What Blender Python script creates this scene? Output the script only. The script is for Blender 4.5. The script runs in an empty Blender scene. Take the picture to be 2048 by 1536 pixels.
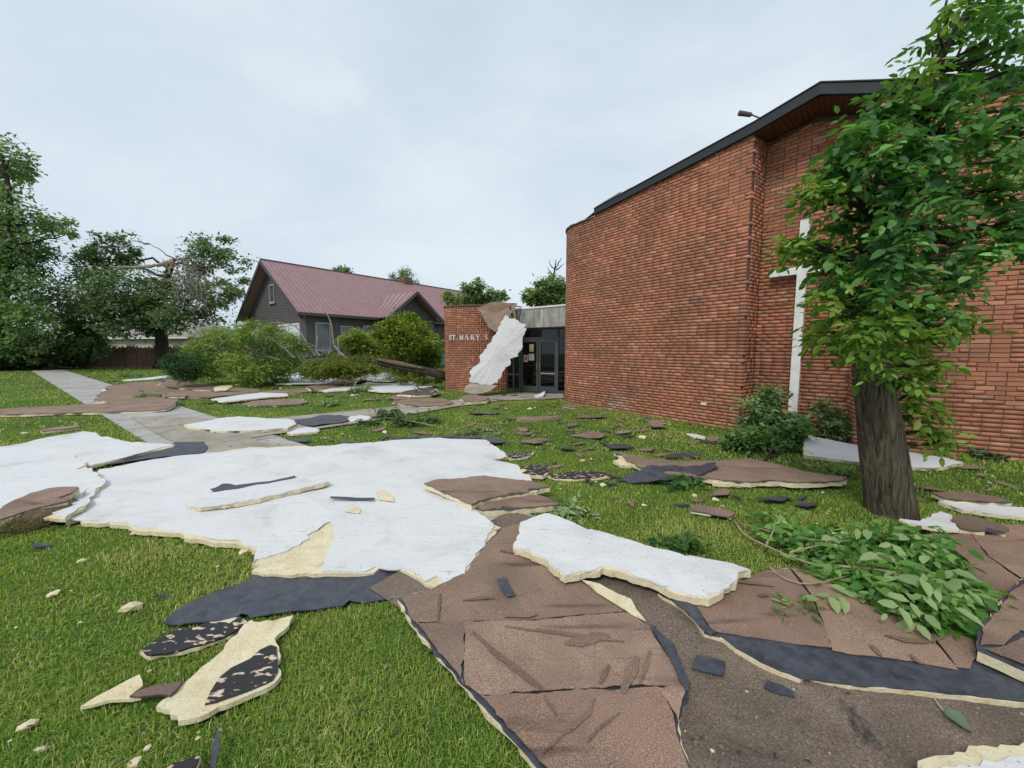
import bpy, bmesh, math, random
import numpy as np
from mathutils import Vector, Matrix, noise
from mathutils.geometry import delaunay_2d_cdt

random.seed(7)
rng = np.random.default_rng(7)
SC = bpy.context.scene
COL = SC.collection

# ------------------------------------------------------------------ camera
FPX, HZ, CH = 770.0, 698.0, 1.6           # focal length and horizon row for a 2048 px wide frame, eye height
PITCH = math.atan((768 - HZ) / FPX)
cam_d = bpy.data.cameras.new('camera')
cam_d.sensor_width = 36.0
cam_d.lens = 36.0 * FPX / 2048.0
cam_d.clip_start = 0.05
cam_d.clip_end = 3000
cam = bpy.data.objects.new('camera', cam_d)
cam.location = (0, 0, CH)
cam.rotation_euler = (math.pi / 2 - PITCH, 0, 0)
COL.objects.link(cam)
SC.camera = cam

# ------------------------------------------------------------------ sky and sun
SUN_EL, SUN_AZ = 48.0, 212.0              # compass style azimuth (0 = +Y, clockwise)
world = bpy.data.worlds.new('World')
SC.world = world
world.use_nodes = True
wn, wl = world.node_tree.nodes, world.node_tree.links
wn.clear()
w_out = wn.new('ShaderNodeOutputWorld')
w_bg = wn.new('ShaderNodeBackground')
w_bg.inputs['Strength'].default_value = 0.1
w_sky = wn.new('ShaderNodeTexSky')
w_sky.sky_type = 'NISHITA'
w_sky.sun_disc = False
w_sky.sun_elevation = math.radians(SUN_EL)
w_sky.sun_rotation = math.radians(SUN_AZ)
w_tc = wn.new('ShaderNodeTexCoord')
w_map = wn.new('ShaderNodeMapping')
w_map.inputs['Scale'].default_value = (1.0, 1.0, 2.2)
w_n = wn.new('ShaderNodeTexNoise')
w_n.inputs['Scale'].default_value = 1.7
w_n.inputs['Detail'].default_value = 5.0
w_n.inputs['Roughness'].default_value = 0.52
w_n.inputs['Distortion'].default_value = 0.35
w_r = wn.new('ShaderNodeValToRGB')
w_r.color_ramp.elements[0].position = 0.36
w_r.color_ramp.elements[0].color = (0.575, 0.690, 0.795, 1)
w_r.color_ramp.elements[1].position = 0.68
w_r.color_ramp.elements[1].color = (0.765, 0.835, 0.900, 1)
w_s = wn.new('ShaderNodeVectorMath'); w_s.operation = 'SCALE'
w_s.inputs['Scale'].default_value = 7.4
w_mix = wn.new('ShaderNodeMix'); w_mix.data_type = 'RGBA'; w_mix.clamp_result = False
w_mix.inputs['Factor'].default_value = 0.94
wl.new(w_tc.outputs['Generated'], w_map.inputs['Vector'])
wl.new(w_map.outputs['Vector'], w_n.inputs['Vector'])
wl.new(w_n.outputs['Fac'], w_r.inputs['Fac'])
wl.new(w_r.outputs['Color'], w_s.inputs[0])
wl.new(w_sky.outputs['Color'], w_mix.inputs['A'])
wl.new(w_s.outputs['Vector'], w_mix.inputs['B'])
wl.new(w_mix.outputs['Result'], w_bg.inputs['Color'])
wl.new(w_bg.outputs['Background'], w_out.inputs['Surface'])

sun_d = bpy.data.lights.new('sun', 'SUN')
sun_d.energy = 1.5
sun_d.angle = math.radians(16)
sun_d.color = (1.0, 0.965, 0.91)
sun = bpy.data.objects.new('sun', sun_d)
az, el = math.radians(SUN_AZ), math.radians(SUN_EL)
to_sun = Vector((math.sin(az) * math.cos(el), math.cos(az) * math.cos(el), math.sin(el)))
sun.rotation_euler = (-to_sun).to_track_quat('-Z', 'Y').to_euler()
sun.location = (0, 0, 30)
COL.objects.link(sun)

SC.view_settings.view_transform = 'Standard'
SC.view_settings.look = 'None'
SC.view_settings.exposure = 0.5
SC.view_settings.gamma = 1.0
SC.view_settings.use_curve_mapping = False
SC.render.engine = 'CYCLES'
SC.cycles.use_denoising = True
SC.cycles.max_bounces = 6
SC.cycles.diffuse_bounces = 3
SC.cycles.glossy_bounces = 3
SC.cycles.transmission_bounces = 4
SC.cycles.transparent_max_bounces = 6

# ------------------------------------------------------------------ helpers: surveying the photograph's ground plane
cpi, spi = math.cos(PITCH), math.sin(PITCH)
def ray(u, v):
    a, b = (u - 1024) / FPX, -(v - 768) / FPX
    return (a, cpi + b * spi, -spi + b * cpi)
def G(u, v, z=0.0):
    d = ray(u, v); t = (z - CH) / d[2]
    return (d[0] * t, d[1] * t)
def atY(u, v, Y):
    d = ray(u, v); t = Y / d[1]
    return Vector((d[0] * t, Y, CH + d[2] * t))
def proj(x, y, z):
    z -= CH; yy = y * cpi - z * spi; zz = y * spi + z * cpi
    return (1024 + FPX * x / yy, 768 - FPX * zz / yy)

# ------------------------------------------------------------------ helpers: objects
def tag(o, label=None, cat=None, group=None, kind=None):
    if label: o['label'] = label
    if cat: o['category'] = cat
    if group: o['group'] = group
    if kind: o['kind'] = kind
    return o
def empty(name, loc=(0, 0, 0), label=None, cat=None, group=None, kind=None):
    o = bpy.data.objects.new(name, None)
    o.empty_display_size = 0.1
    o.location = loc
    COL.objects.link(o)
    return tag(o, label, cat, group, kind)
def base_of(p): return p.location
def link(name, me, parent=None):
    o = bpy.data.objects.new(name, me)
    COL.objects.link(o)
    if parent is not None:
        o.parent = parent
        o.matrix_parent_inverse = Matrix.Translation(-base_of(parent))
    return o
def mesh(name, V, F, mats, smooth=False, tint=None, mi=None):
    me = bpy.data.meshes.new(name)
    me.from_pydata([tuple(v) for v in V], [], F)
    for m in (mats if isinstance(mats, (list, tuple)) else [mats]): me.materials.append(m)
    if smooth: me.polygons.foreach_set('use_smooth', [True] * len(me.polygons))
    if mi is not None: me.polygons.foreach_set('material_index', mi)
    if tint is not None:
        a = me.color_attributes.new('tint', 'FLOAT_COLOR', 'POINT')
        t = np.ones((len(me.vertices), 4), np.float32); t[:, :3] = tint
        a.data.foreach_set('color', t.ravel())
    me.update()
    return me
def fast_mesh(name, V, loops, sizes, mats, tint=None, smooth=False):
    """V (n,3), loops flat vertex indices, sizes per-face loop counts"""
    me = bpy.data.meshes.new(name)
    V = np.asarray(V, np.float32)
    loops = np.asarray(loops, np.int32).ravel(); sizes = np.asarray(sizes, np.int32)
    me.vertices.add(len(V)); me.vertices.foreach_set('co', V.ravel())
    me.loops.add(len(loops)); me.loops.foreach_set('vertex_index', loops)
    st = np.zeros(len(sizes), np.int32); st[1:] = np.cumsum(sizes)[:-1]
    me.polygons.add(len(sizes)); me.polygons.foreach_set('loop_start', st)
    try: me.polygons.foreach_set('loop_total', sizes)
    except Exception: pass
    if smooth: me.polygons.foreach_set('use_smooth', np.ones(len(sizes), bool))
    for m in (mats if isinstance(mats, (list, tuple)) else [mats]): me.materials.append(m)
    me.update(calc_edges=True)
    if tint is not None:
        a = me.color_attributes.new('tint', 'FLOAT_COLOR', 'POINT')
        t = np.ones((len(V), 4), np.float32); t[:, :3] = tint
        a.data.foreach_set('color', t.ravel())
    return me

class MB:
    """collects boxes, prisms and tubes into one mesh"""
    def __init__(s): s.V, s.F, s.T = [], [], []
    def add(s, V, F, tint=None):
        n = len(s.V); s.V += [tuple(v) for v in V]
        s.F += [[i + n for i in f] for f in F]
        s.T += [tint or (1, 1, 1)] * len(V); return s
    def box(s, a, b, tint=None):
        x0, y0, z0 = a; x1, y1, z1 = b
        return s.add([(x0,y0,z0),(x1,y0,z0),(x1,y1,z0),(x0,y1,z0),(x0,y0,z1),(x1,y0,z1),(x1,y1,z1),(x0,y1,z1)],
                     [(3,2,1,0),(4,5,6,7),(0,1,5,4),(1,2,6,5),(2,3,7,6),(3,0,4,7)], tint)
    def obox(s, o, ax, ay, az, tint=None):
        """box from corner o with edge vectors"""
        o, ax, ay, az = Vector(o), Vector(ax), Vector(ay), Vector(az)
        if ax.cross(ay).dot(az) < 0: ax, ay = ay, ax
        V = [o, o+ax, o+ax+ay, o+ay, o+az, o+ax+az, o+ax+ay+az, o+ay+az]
        return s.add(V, [(3,2,1,0),(4,5,6,7),(0,1,5,4),(1,2,6,5),(2,3,7,6),(3,0,4,7)], tint)
    def beam(s, p, q, w, h, tint=None, up=(0,0,1)):
        p, q = Vector(p), Vector(q); d = (q - p).normalized()
        sd = d.cross(Vector(up)).normalized(); u = sd.cross(d)
        return s.obox(p - sd*w/2 - u*h/2, q - p, sd*w, u*h, tint)
    def prism(s, poly, z0, z1, tint=None):
        n = len(poly)
        V = [(x, y, z0) for x, y in poly] + [(x, y, z1) for x, y in poly]
        F = [list(range(n))[::-1], list(range(n, 2*n))] + [(i, (i+1) % n, n+(i+1) % n, n+i) for i in range(n)]
        return s.add(V, F, tint)
    def tube(s, pts, rad, n=7, tint=None, rough=0.0, cap=True):
        pts = [Vector(p) for p in pts]
        V, F = [], []
        ref = Vector((0.31, 0.2, 0.93))
        for i, p in enumerate(pts):
            d = (pts[min(i+1, len(pts)-1)] - pts[max(i-1, 0)])
            d = d.normalized() if d.length > 1e-9 else Vector((0,0,1))
            x = d.cross(ref if abs(d.dot(ref)) < 0.95 else Vector((1,0,0))).normalized(); y = d.cross(x)
            for k in range(n):
                a = 2*math.pi*k/n
                r = rad[i] * (1 + rough * random.uniform(-1, 1))
                V.append(p + x*math.cos(a)*r + y*math.sin(a)*r)
        for i in range(len(pts)-1):
            for k in range(n):
                F.append((i*n+k, i*n+(k+1) % n, (i+1)*n+(k+1) % n, (i+1)*n+k))
        if cap:
            F.append(list(range(n))[::-1]); F.append([len(V)-n+k for k in range(n)])
        return s.add(V, F, tint)
    def build(s, name, mat, parent=None, smooth=False):
        return link(name, mesh(name, s.V, s.F, mat, smooth, np.array(s.T, np.float32)), parent)

def curve(pts, n):
    """Catmull-Rom resample"""
    P = [Vector(p) for p in pts]; P = [P[0]*2-P[1]] + P + [P[-1]*2-P[-2]]
    out = []
    m = len(P) - 3
    for i in range(n):
        t = i/(n-1)*m; k = min(int(t), m-1); f = t-k
        a, b, c, d = P[k:k+4]
        out.append(0.5*((2*b) + (c-a)*f + (2*a-5*b+4*c-d)*f*f + (3*b-a-3*c+d)*f**3))
    return out
def lerpl(vals, n):
    return list(np.interp(np.linspace(0, len(vals)-1, n), range(len(vals)), vals))

# ------------------------------------------------------------------ materials
def nmat(name):
    m = bpy.data.materials.new(name); m.use_nodes = True
    nt = m.node_tree; nt.nodes.clear()
    out = nt.nodes.new('ShaderNodeOutputMaterial')
    p = nt.nodes.new('ShaderNodeBsdfPrincipled')
    nt.links.new(p.outputs[0], out.inputs[0])
    return m, nt, p, out
def N(nt, t, **k):
    n = nt.nodes.new(t)
    for a, b in k.items():
        if hasattr(n, a): setattr(n, a, b)
        else: n.inputs[a].default_value = b
    return n
def ramp(nt, fac, stops):
    r = nt.nodes.new('ShaderNodeValToRGB')
    e = r.color_ramp.elements
    while len(e) < len(stops): e.new(0.5)
    for i, (p, c) in enumerate(stops):
        e[i].position = p; e[i].color = (*c, 1) if len(c) == 3 else c
    nt.links.new(fac, r.inputs['Fac'])
    return r.outputs['Color']
def mixc(nt, fac, a, b, mode='MIX'):
    m = nt.nodes.new('ShaderNodeMix'); m.data_type = 'RGBA'; m.blend_type = mode
    for sock, val in (('Factor', fac), ('A', a), ('B', b)):
        s = m.inputs[sock]
        if hasattr(val, 'node'): nt.links.new(val, s)
        else: s.default_value = val if sock == 'Factor' else (*val, 1)
    return m.outputs['Result']
def coords(nt, kind='Object'):
    if kind == 'pos': return nt.nodes.new('ShaderNodeNewGeometry').outputs['Position']
    return nt.nodes.new('ShaderNodeTexCoord').outputs[kind]
def tex(nt, vec, scale, detail=4.0, rough=0.55, dist=0.0, stretch=None, rot=None):
    if stretch is not None or rot is not None:
        mp = nt.nodes.new('ShaderNodeMapping')
        if stretch is not None: mp.inputs['Scale'].default_value = stretch
        if rot is not None: mp.inputs['Rotation'].default_value = rot
        nt.links.new(vec, mp.inputs['Vector']); vec = mp.outputs['Vector']
    n = nt.nodes.new('ShaderNodeTexNoise')
    n.inputs['Scale'].default_value = scale; n.inputs['Detail'].default_value = detail
    n.inputs['Roughness'].default_value = rough; n.inputs['Distortion'].default_value = dist
    nt.links.new(vec, n.inputs['Vector'])
    return n.outputs['Fac']
def bump(nt, p, h, strength, dist=0.01):
    b = nt.nodes.new('ShaderNodeBump')
    b.inputs['Strength'].default_value = strength; b.inputs['Distance'].default_value = dist
    nt.links.new(h, b.inputs['Height']); nt.links.new(b.outputs['Normal'], p.inputs['Normal'])
def tintc(nt, c):
    a = nt.nodes.new('ShaderNodeAttribute'); a.attribute_name = 'tint'
    return mixc(nt, 1.0, c, a.outputs['Color'], 'MULTIPLY')

def simple(name, col, rough=0.7, var=0.25, scale=6.0, bs=0.0, bscale=60.0, metal=0.0, tint=False, spec=0.5):
    m, nt, p, _ = nmat(name)
    v = coords(nt, 'pos')
    f = tex(nt, v, scale, 5.0, 0.6)
    c = ramp(nt, f, [(0.3, tuple(x*(1-var) for x in col)), (0.7, tuple(min(1, x*(1+var)) for x in col))])
    if tint: c = tintc(nt, c)
    nt.links.new(c, p.inputs['Base Color'])
    p.inputs['Roughness'].default_value = rough; p.inputs['Metallic'].default_value = metal
    p.inputs['Specular IOR Level'].default_value = spec
    if bs: bump(nt, p, tex(nt, v, bscale, 4.0, 0.6), bs)
    return m

def m_brick():
    m, nt, p, _ = nmat('brick_clay')
    v = coords(nt, 'pos')
    c = mixc(nt, tex(nt, v, 38.0, 4.0, 0.65), (0.68, 0.68, 0.68), (1.28, 1.25, 1.22))
    c = tintc(nt, c)
    st = ramp(nt, tex(nt, v, 0.9, 6.0, 0.6, 0.4), [(0.32, (0.66, 0.67, 0.66)), (0.60, (1.08, 1.04, 1.0))])
    c = mixc(nt, 0.8, c, st, 'MULTIPLY')
    nt.links.new(c, p.inputs['Base Color'])
    p.inputs['Roughness'].default_value = 0.82
    bump(nt, p, tex(nt, v, 140.0, 3.0, 0.6), 0.5, 0.004)
    return m
def m_facer():
    m, nt, p, _ = nmat('white_facer')
    v = coords(nt, 'pos')
    dirt = tex(nt, v, 1.6, 7.0, 0.62, 0.5)
    c = ramp(nt, dirt, [(0.26, (0.49, 0.487, 0.475)), (0.44, (0.625, 0.624, 0.62)), (0.8, (0.68, 0.679, 0.677))])
    sp = ramp(nt, tex(nt, v, 55.0, 2.0, 0.5), [(0.275, (0.22, 0.2, 0.17)), (0.31, (1, 1, 1))])
    c = mixc(nt, 0.8, c, sp, 'MULTIPLY')
    scr = ramp(nt, tex(nt, v, 9.0, 4.0, 0.6, 0.6, (0.35, 3.6, 1.0), (0, 0, 0.35)), [(0.305, (0.42, 0.41, 0.40)), (0.345, (1, 1, 1))])
    c = mixc(nt, 0.65, c, scr, 'MULTIPLY')
    nt.links.new(c, p.inputs['Base Color'])
    p.inputs['Roughness'].default_value = 0.62
    wr = tex(nt, v, 5.0, 6.0, 0.62, 0.8, (0.6, 1.7, 1.0), (0, 0, 0.3))
    bump(nt, p, wr, 0.30, 0.03)
    return m
def m_cap():
    m, nt, p, _ = nmat('brown_cap_sheet')
    v = coords(nt, 'pos')
    g = tex(nt, v, 260.0, 2.0, 0.7)
    c = ramp(nt, g, [(0.30, (0.098, 0.065, 0.047)), (0.5, (0.245, 0.163, 0.119)), (0.72, (0.53, 0.39, 0.30))])
    big = ramp(nt, tex(nt, v, 2.3, 6.0, 0.6, 0.6), [(0.28, (0.62, 0.60, 0.60)), (0.6, (1.05, 1.04, 1.03))])
    c = mixc(nt, 0.85, c, big, 'MULTIPLY')
    st = ramp(nt, tex(nt, v, 3.2, 4.0, 0.55, 0.3, (0.28, 2.4, 1.0), (0, 0, -0.95)), [(0.30, (0.30, 0.29, 0.30)), (0.40, (1, 1, 1))])
    c = mixc(nt, 0.7, c, st, 'MULTIPLY')
    c = tintc(nt, c)
    nt.links.new(c, p.inputs['Base Color'])
    p.inputs['Roughness'].default_value = 0.8
    p.inputs['Specular IOR Level'].default_value = 0.35
    bump(nt, p, g, 0.5, 0.004)
    return m
def m_membrane():
    m, nt, p, _ = nmat('black_membrane')
    v = coords(nt, 'pos')
    f = tex(nt, v, 14.0, 6.0, 0.65, 0.4)
    c = ramp(nt, f, [(0.3, (0.026, 0.028, 0.036)), (0.7, (0.075, 0.082, 0.105))])
    nt.links.new(c, p.inputs['Base Color'])
    r = ramp(nt, tex(nt, v, 7.0, 4.0, 0.6), [(0.35, (0.33, 0.33, 0.33)), (0.7, (0.62, 0.62, 0.62))])
    nt.links.new(r, p.inputs['Roughness'])
    bump(nt, p, tex(nt, v, 70.0, 5.0, 0.65), 0.6, 0.006)
    return m
def m_spotted():
    m, nt, p, _ = nmat('spotted_membrane')
    v = coords(nt, 'pos')
    f = tex(nt, v, 27.0, 1.0, 0.4, 0.5, (0.8, 1.5, 1.0), (0, 0, 0.5))
    c = ramp(nt, f, [(0.60, (0.016, 0.015, 0.016)), (0.635, (0.46, 0.32, 0.24)), (0.72, (0.62, 0.5, 0.38))])
    nt.links.new(c, p.inputs['Base Color'])
    p.inputs['Roughness'].default_value = 0.55
    bump(nt, p, tex(nt, v, 60.0, 5.0, 0.6), 0.6, 0.006)
    return m
def m_foam():
    m, nt, p, _ = nmat('yellow_foam')
    v = coords(nt, 'pos')
    c = ramp(nt, tex(nt, v, 11.0, 6.0, 0.65), [(0.24, (0.46, 0.34, 0.18)), (0.40, (0.66, 0.56, 0.35)), (0.66, (0.75, 0.68, 0.48))])
    pit = ramp(nt, tex(nt, v, 70.0, 3.0, 0.6), [(0.30, (0.42, 0.34, 0.24)), (0.37, (1, 1, 1))])
    c = mixc(nt, 0.8, c, pit, 'MULTIPLY')
    nt.links.new(c, p.inputs['Base Color'])
    p.inputs['Roughness'].default_value = 0.9
    bump(nt, p, tex(nt, v, 45.0, 6.0, 0.7), 0.8, 0.012)
    return m
def m_ground():
    m, nt, p, _ = nmat('lawn_soil')
    v = coords(nt, 'pos')
    f = tex(nt, v, 0.7, 7.0, 0.62, 0.3)
    c = ramp(nt, f, [(0.28, (0.050, 0.095, 0.018)), (0.5, (0.090, 0.150, 0.028)), (0.72, (0.15, 0.19, 0.050))])
    d = ramp(nt, tex(nt, v, 75.0, 3.0, 0.7), [(0.3, (0.45, 0.45, 0.4)), (0.65, (1.15, 1.15, 1.05))])
    c = mixc(nt, 0.85, c, d, 'MULTIPLY')
    nt.links.new(c, p.inputs['Base Color'])
    p.inputs['Roughness'].default_value = 0.95
    p.inputs['Specular IOR Level'].default_value = 0.2
    bump(nt, p, tex(nt, v, 50.0, 4.0, 0.7), 0.8, 0.03)
    return m
def m_leaf(name, trans=0.28, rough=0.5, spec=0.4):
    m, nt, p, out = nmat(name)
    a = nt.nodes.new('ShaderNodeAttribute'); a.attribute_name = 'tint'
    nt.links.new(a.outputs['Color'], p.inputs['Base Color'])
    p.inputs['Roughness'].default_value = rough
    p.inputs['Specular IOR Level'].default_value = spec
    t = nt.nodes.new('ShaderNodeBsdfTranslucent')
    tc = mixc(nt, 1.0, a.outputs['Color'], (1.25, 1.35, 0.6), 'MULTIPLY')
    nt.links.new(tc, t.inputs['Color'])
    mx = nt.nodes.new('ShaderNodeMixShader'); mx.inputs[0].default_value = trans
    nt.links.new(p.outputs[0], mx.inputs[1]); nt.links.new(t.outputs[0], mx.inputs[2])
    nt.links.new(mx.outputs[0], out.inputs[0])
    return m
def m_bark(name, c0, c1, sc=9.0, rel=1.0, st=(2.6, 2.6, 0.42)):
    m, nt, p, _ = nmat(name)
    v = coords(nt, 'pos')
    f = tex(nt, v, sc, 7.0, 0.7, 0.6, st)
    c = ramp(nt, f, [(0.36, c0), (0.62, c1)])
    nt.links.new(c, p.inputs['Base Color'])
    p.inputs['Roughness'].default_value = 0.92
    p.inputs['Specular IOR Level'].default_value = 0.2
    bump(nt, p, f, rel, 0.05)
    return m
def m_concrete(name, c0, c1, sc=1.5, stain=None):
    m, nt, p, _ = nmat(name)
    v = coords(nt, 'pos')
    c = ramp(nt, tex(nt, v, sc, 8.0, 0.65, 0.4), [(0.3, c0), (0.68, c1)])
    g = ramp(nt, tex(nt, v, 120.0, 2.0, 0.6), [(0.3, (0.72, 0.72, 0.72)), (0.7, (1.18, 1.18, 1.18))])
    c = mixc(nt, 0.6, c, g, 'MULTIPLY')
    if stain:
        s = ramp(nt, tex(nt, v, 3.0, 5.0, 0.6, 0.3, stain), [(0.36, (0.36, 0.35, 0.32)), (0.56, (1, 1, 1))])
        c = mixc(nt, 0.75, c, s, 'MULTIPLY')
    nt.links.new(c, p.inputs['Base Color'])
    p.inputs['Roughness'].default_value = 0.85
    bump(nt, p, tex(nt, v, 90.0, 5.0, 0.65), 0.4, 0.008)
    return m
def m_mud():
    m, nt, p, _ = nmat('wet_dirt')
    v = coords(nt, 'pos')
    g = tex(nt, v, 120.0, 4.0, 0.8)
    c = ramp(nt, g, [(0.32, (0.078, 0.056, 0.043)), (0.52, (0.215, 0.160, 0.122)), (0.70, (0.42, 0.335, 0.265))])
    big = ramp(nt, tex(nt, v, 2.6, 6.0, 0.62, 0.5), [(0.3, (0.5, 0.5, 0.48)), (0.62, (1.1, 1.08, 1.05))])
    c = mixc(nt, 0.9, c, big, 'MULTIPLY')
    peb = ramp(nt, tex(nt, v, 48.0, 2.0, 0.5), [(0.735, (0, 0, 0)), (0.76, (1, 1, 1))])
    c = mixc(nt, peb, c, (0.42, 0.37, 0.31))
    moss = ramp(nt, tex(nt, v, 1.9, 7.0, 0.68, 0.3, None, (0, 0, 1.2)), [(0.60, (0, 0, 0)), (0.68, (1, 1, 1))])
    c = mixc(nt, moss, c, (0.022, 0.026, 0.016))
    nt.links.new(c, p.inputs['Base Color'])
    p.inputs['Roughness'].default_value = 0.72
    bump(nt, p, g, 0.8, 0.012)
    return m
def m_glass():
    m, nt, p, out = nmat('dark_glass')
    gl = N(nt, 'ShaderNodeBsdfGlossy'); gl.inputs['Roughness'].default_value = 0.02
    gl.inputs['Color'].default_value = (0.9, 0.95, 1, 1)
    tr = N(nt, 'ShaderNodeBsdfTransparent'); tr.inputs['Color'].default_value = (0.42, 0.44, 0.45, 1)
    lw = N(nt, 'ShaderNodeFresnel'); lw.inputs['IOR'].default_value = 1.45
    mx = N(nt, 'ShaderNodeMixShader')
    nt.links.new(lw.outputs[0], mx.inputs[0]); nt.links.new(tr.outputs[0], mx.inputs[1]); nt.links.new(gl.outputs[0], mx.inputs[2])
    nt.links.new(mx.outputs[0], out.inputs[0])
    return m

M = dict(
    brick=m_brick(), mortar=simple('dark_mortar', (0.135, 0.078, 0.060), 0.95, 0.35, 12.0, 0.5),
    facer=m_facer(), cap=m_cap(), mem=m_membrane(), spot=m_spotted(), foam=m_foam(), ground=m_ground(),
    leaf=m_leaf('leaf', 0.38, 0.55, 0.22), needle=m_leaf('needle', 0.2, 0.65, 0.15), blade=m_leaf('grass_blade', 0.3, 0.6, 0.2),
    bark=m_bark('grey_brown_bark', (0.018, 0.014, 0.009), (0.165, 0.135, 0.092), 20.0, 1.0, (1.5, 1.5, 0.16)),
    barkd=m_bark('dark_bark', (0.018, 0.014, 0.011), (0.075, 0.060, 0.048), 5.0),
    barkr=m_bark('reddish_bark', (0.05, 0.036, 0.026), (0.27, 0.175, 0.115), 9.0),
    wood=simple('split_wood', (0.52, 0.33, 0.15), 0.8, 0.35, 14.0, 0.5),
    twig=simple('pale_twig', (0.30, 0.235, 0.155), 0.8, 0.3, 20.0),
    greyt=simple('grey_twig', (0.27, 0.235, 0.19), 0.85, 0.3, 10.0),
    conc=m_concrete('walk_concrete', (0.27, 0.255, 0.235), (0.46, 0.44, 0.41), 1.2),
    path=m_concrete('tan_concrete', (0.22, 0.19, 0.15), (0.40, 0.36, 0.30), 1.4),
    beam=m_concrete('stained_concrete', (0.26, 0.255, 0.225), (0.47, 0.46, 0.41), 2.2, (5.0, 5.0, 0.35)),
    mud=m_mud(), glass=m_glass(),
    fascia=simple('dark_grey_fascia', (0.024, 0.027, 0.034), 0.75, 0.15, 3.0),
    soffit=simple('red_brown_soffit', (0.105, 0.036, 0.024), 0.6, 0.35, 9.0),
    frame=simple('bronze_frame', (0.055, 0.055, 0.058), 0.45, 0.12, 4.0),
    white=simple('white_paint', (0.70, 0.69, 0.65), 0.6, 0.12, 7.0, 0.2),
    dark=simple('dark_interior', (0.035, 0.035, 0.037), 0.8, 0.3, 2.0),
    metal=simple('galvanised', (0.45, 0.46, 0.47), 0.4, 0.1, 3.0, metal=0.8),
    roof=simple('red_metal_roof', (0.285, 0.162, 0.166), 0.42, 0.10, 1.5),
    siding=simple('grey_siding', (0.082, 0.074, 0.074), 0.75, 0.18, 3.0),
    green=simple('green_siding', (0.155, 0.235, 0.205), 0.7, 0.15, 3.0),
    trim=simple('grey_trim', (0.30, 0.29, 0.30), 0.6, 0.12, 4.0),
    dtrim=simple('dark_trim', (0.075, 0.062, 0.068), 0.6, 0.12, 4.0),
    fence=simple('stained_picket', (0.21, 0.115, 0.075), 0.85, 0.35, 7.0, tint=True),
    tan=simple('tan_stucco', (0.45, 0.38, 0.31), 0.85, 0.12, 2.0),
    shingle=simple('grey_shingle', (0.26, 0.235, 0.225), 0.9, 0.25, 5.0),
    paper=simple('paper', (0.62, 0.60, 0.52), 0.8, 0.08, 9.0, tint=True),
    plain=simple('plain', (1.0, 1.0, 1.0), 0.8, 0.1, 9.0, tint=True),
    sod=simple('torn_sod', (0.12, 0.085, 0.05), 0.95, 0.4, 18.0, 0.8),
)

# ================================================================== SETTING: ground, pavement
def sheet(name, poly, z, mat, parent=None):
    """flat polygon sheet"""
    V = [(x, y, z) for x, y in poly]
    return link(name, mesh(name, V, [list(range(len(V)))], mat), parent)
tag(sheet('ground', [(-900, -60), (900, -60), (900, 1500), (-900, 1500)], 0.0, M['ground']), kind='structure')

SD, SN = Vector((-0.8, 0.6)), Vector((0.6, 0.8))          # along / across the pavement
S0, S1 = 1.42, 2.95
def pv(t, s): return (SD.x*t + SN.x*s, SD.y*t + SN.y*s)
walk = empty('sidewalk', (*pv(10, 2.2), 0), kind='structure')
for i in range(34):
    t0 = -6 + i*1.5 + 0.012; t1 = t0 + 1.5 - 0.024
    dz = random.uniform(-0.003, 0.003)
    b = MB().prism([pv(t0, S0), pv(t0, S1), pv(t1, S1), pv(t1, S0)][::-1], -0.05, 0.022 + dz)
    b.build('paving_slab', M['conc'], walk)
tag(sheet('sidewalk_joint', [pv(-6, S0+.02), pv(-6, S1-.02), pv(46, S1-.02), pv(46, S0+.02)][::-1], 0.008, M['mud']), kind='structure')
mudp = []
for i in range(30):
    t = -6.5 + i*0.3; mudp.append(pv(t, 1.36 + 0.08*noise.noise((t, 0, 3))))
for i in range(29, -1, -1):
    t = -6.5 + i*0.3; mudp.append(pv(t, (2.62 if t < 1 else 2.9) + 0.16*noise.noise((t*1.3, 4, 3))))
tag(sheet('dirt_patch', mudp[::-1], 0.031, M['mud']), kind='structure')
EP = [(330,880),(300,862),(262,836),(400,838),(480,845),(560,838),(690,825),(860,808),(985,793),(1045,789),(1125,789),(1128,798),
      (1060,801),(1000,803),(900,817),(760,842),(640,860),(545,872),(500,880),(520,888),(565,897),(520,930),(420,915)]
EPW = [G(*p) for p in EP]
tag(sheet('entry_path', EPW[::-1], 0.034, M['path']), kind='structure')

# ================================================================== CHURCH
church = empty('church_building', (4.45, 7.43, 0), 'red brick church with curved end wall, dark sloping fascia and glass entrance', 'church')
class Path:
    def __init__(s, pts):
        s.p = [Vector(p) for p in pts]
        s.c = [0.0]
        for a, b in zip(s.p, s.p[1:]): s.c.append(s.c[-1] + (b - a).length)
        s.L = s.c[-1]
    def at(s, t):
        t = max(0, min(s.L, t))
        for i in range(len(s.p)-1):
            if t <= s.c[i+1] or i == len(s.p)-2:
                f = (t - s.c[i]) / max(1e-9, s.c[i+1]-s.c[i])
                return s.p[i].lerp(s.p[i+1], f)
ADIR, AIN = Vector((0.585, -0.811)), Vector((0.811, 0.585))
Sx = Vector((1.80, 11.10)); Cc = Sx + AIN
Cn = Vector((4.45, 7.43)); Kp = Vector((5.0, 6.64)); BL = Vector((5.62, 6.24))
BD = Vector((0.88, -0.475)); BIN = Vector((0.475, 0.88)); BE = BL + BD*5.0
C2 = Cn + AIN*0.55; K2 = Vector((5.36, 7.2)); R2 = BL + BIN*0.5
arc = [(Cc.x + math.cos(math.radians(a)), Cc.y + math.sin(math.radians(a))) for a in np.arange(70, 215.8, 3.0)]
PA = Path(arc + [Sx, Cn])
LARC = PA.c[len(arc)]
def topA(s): return 5.06 if s < LARC else 5.07 + (5.54-5.07)*(s-LARC)/(PA.L-LARC)
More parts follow.
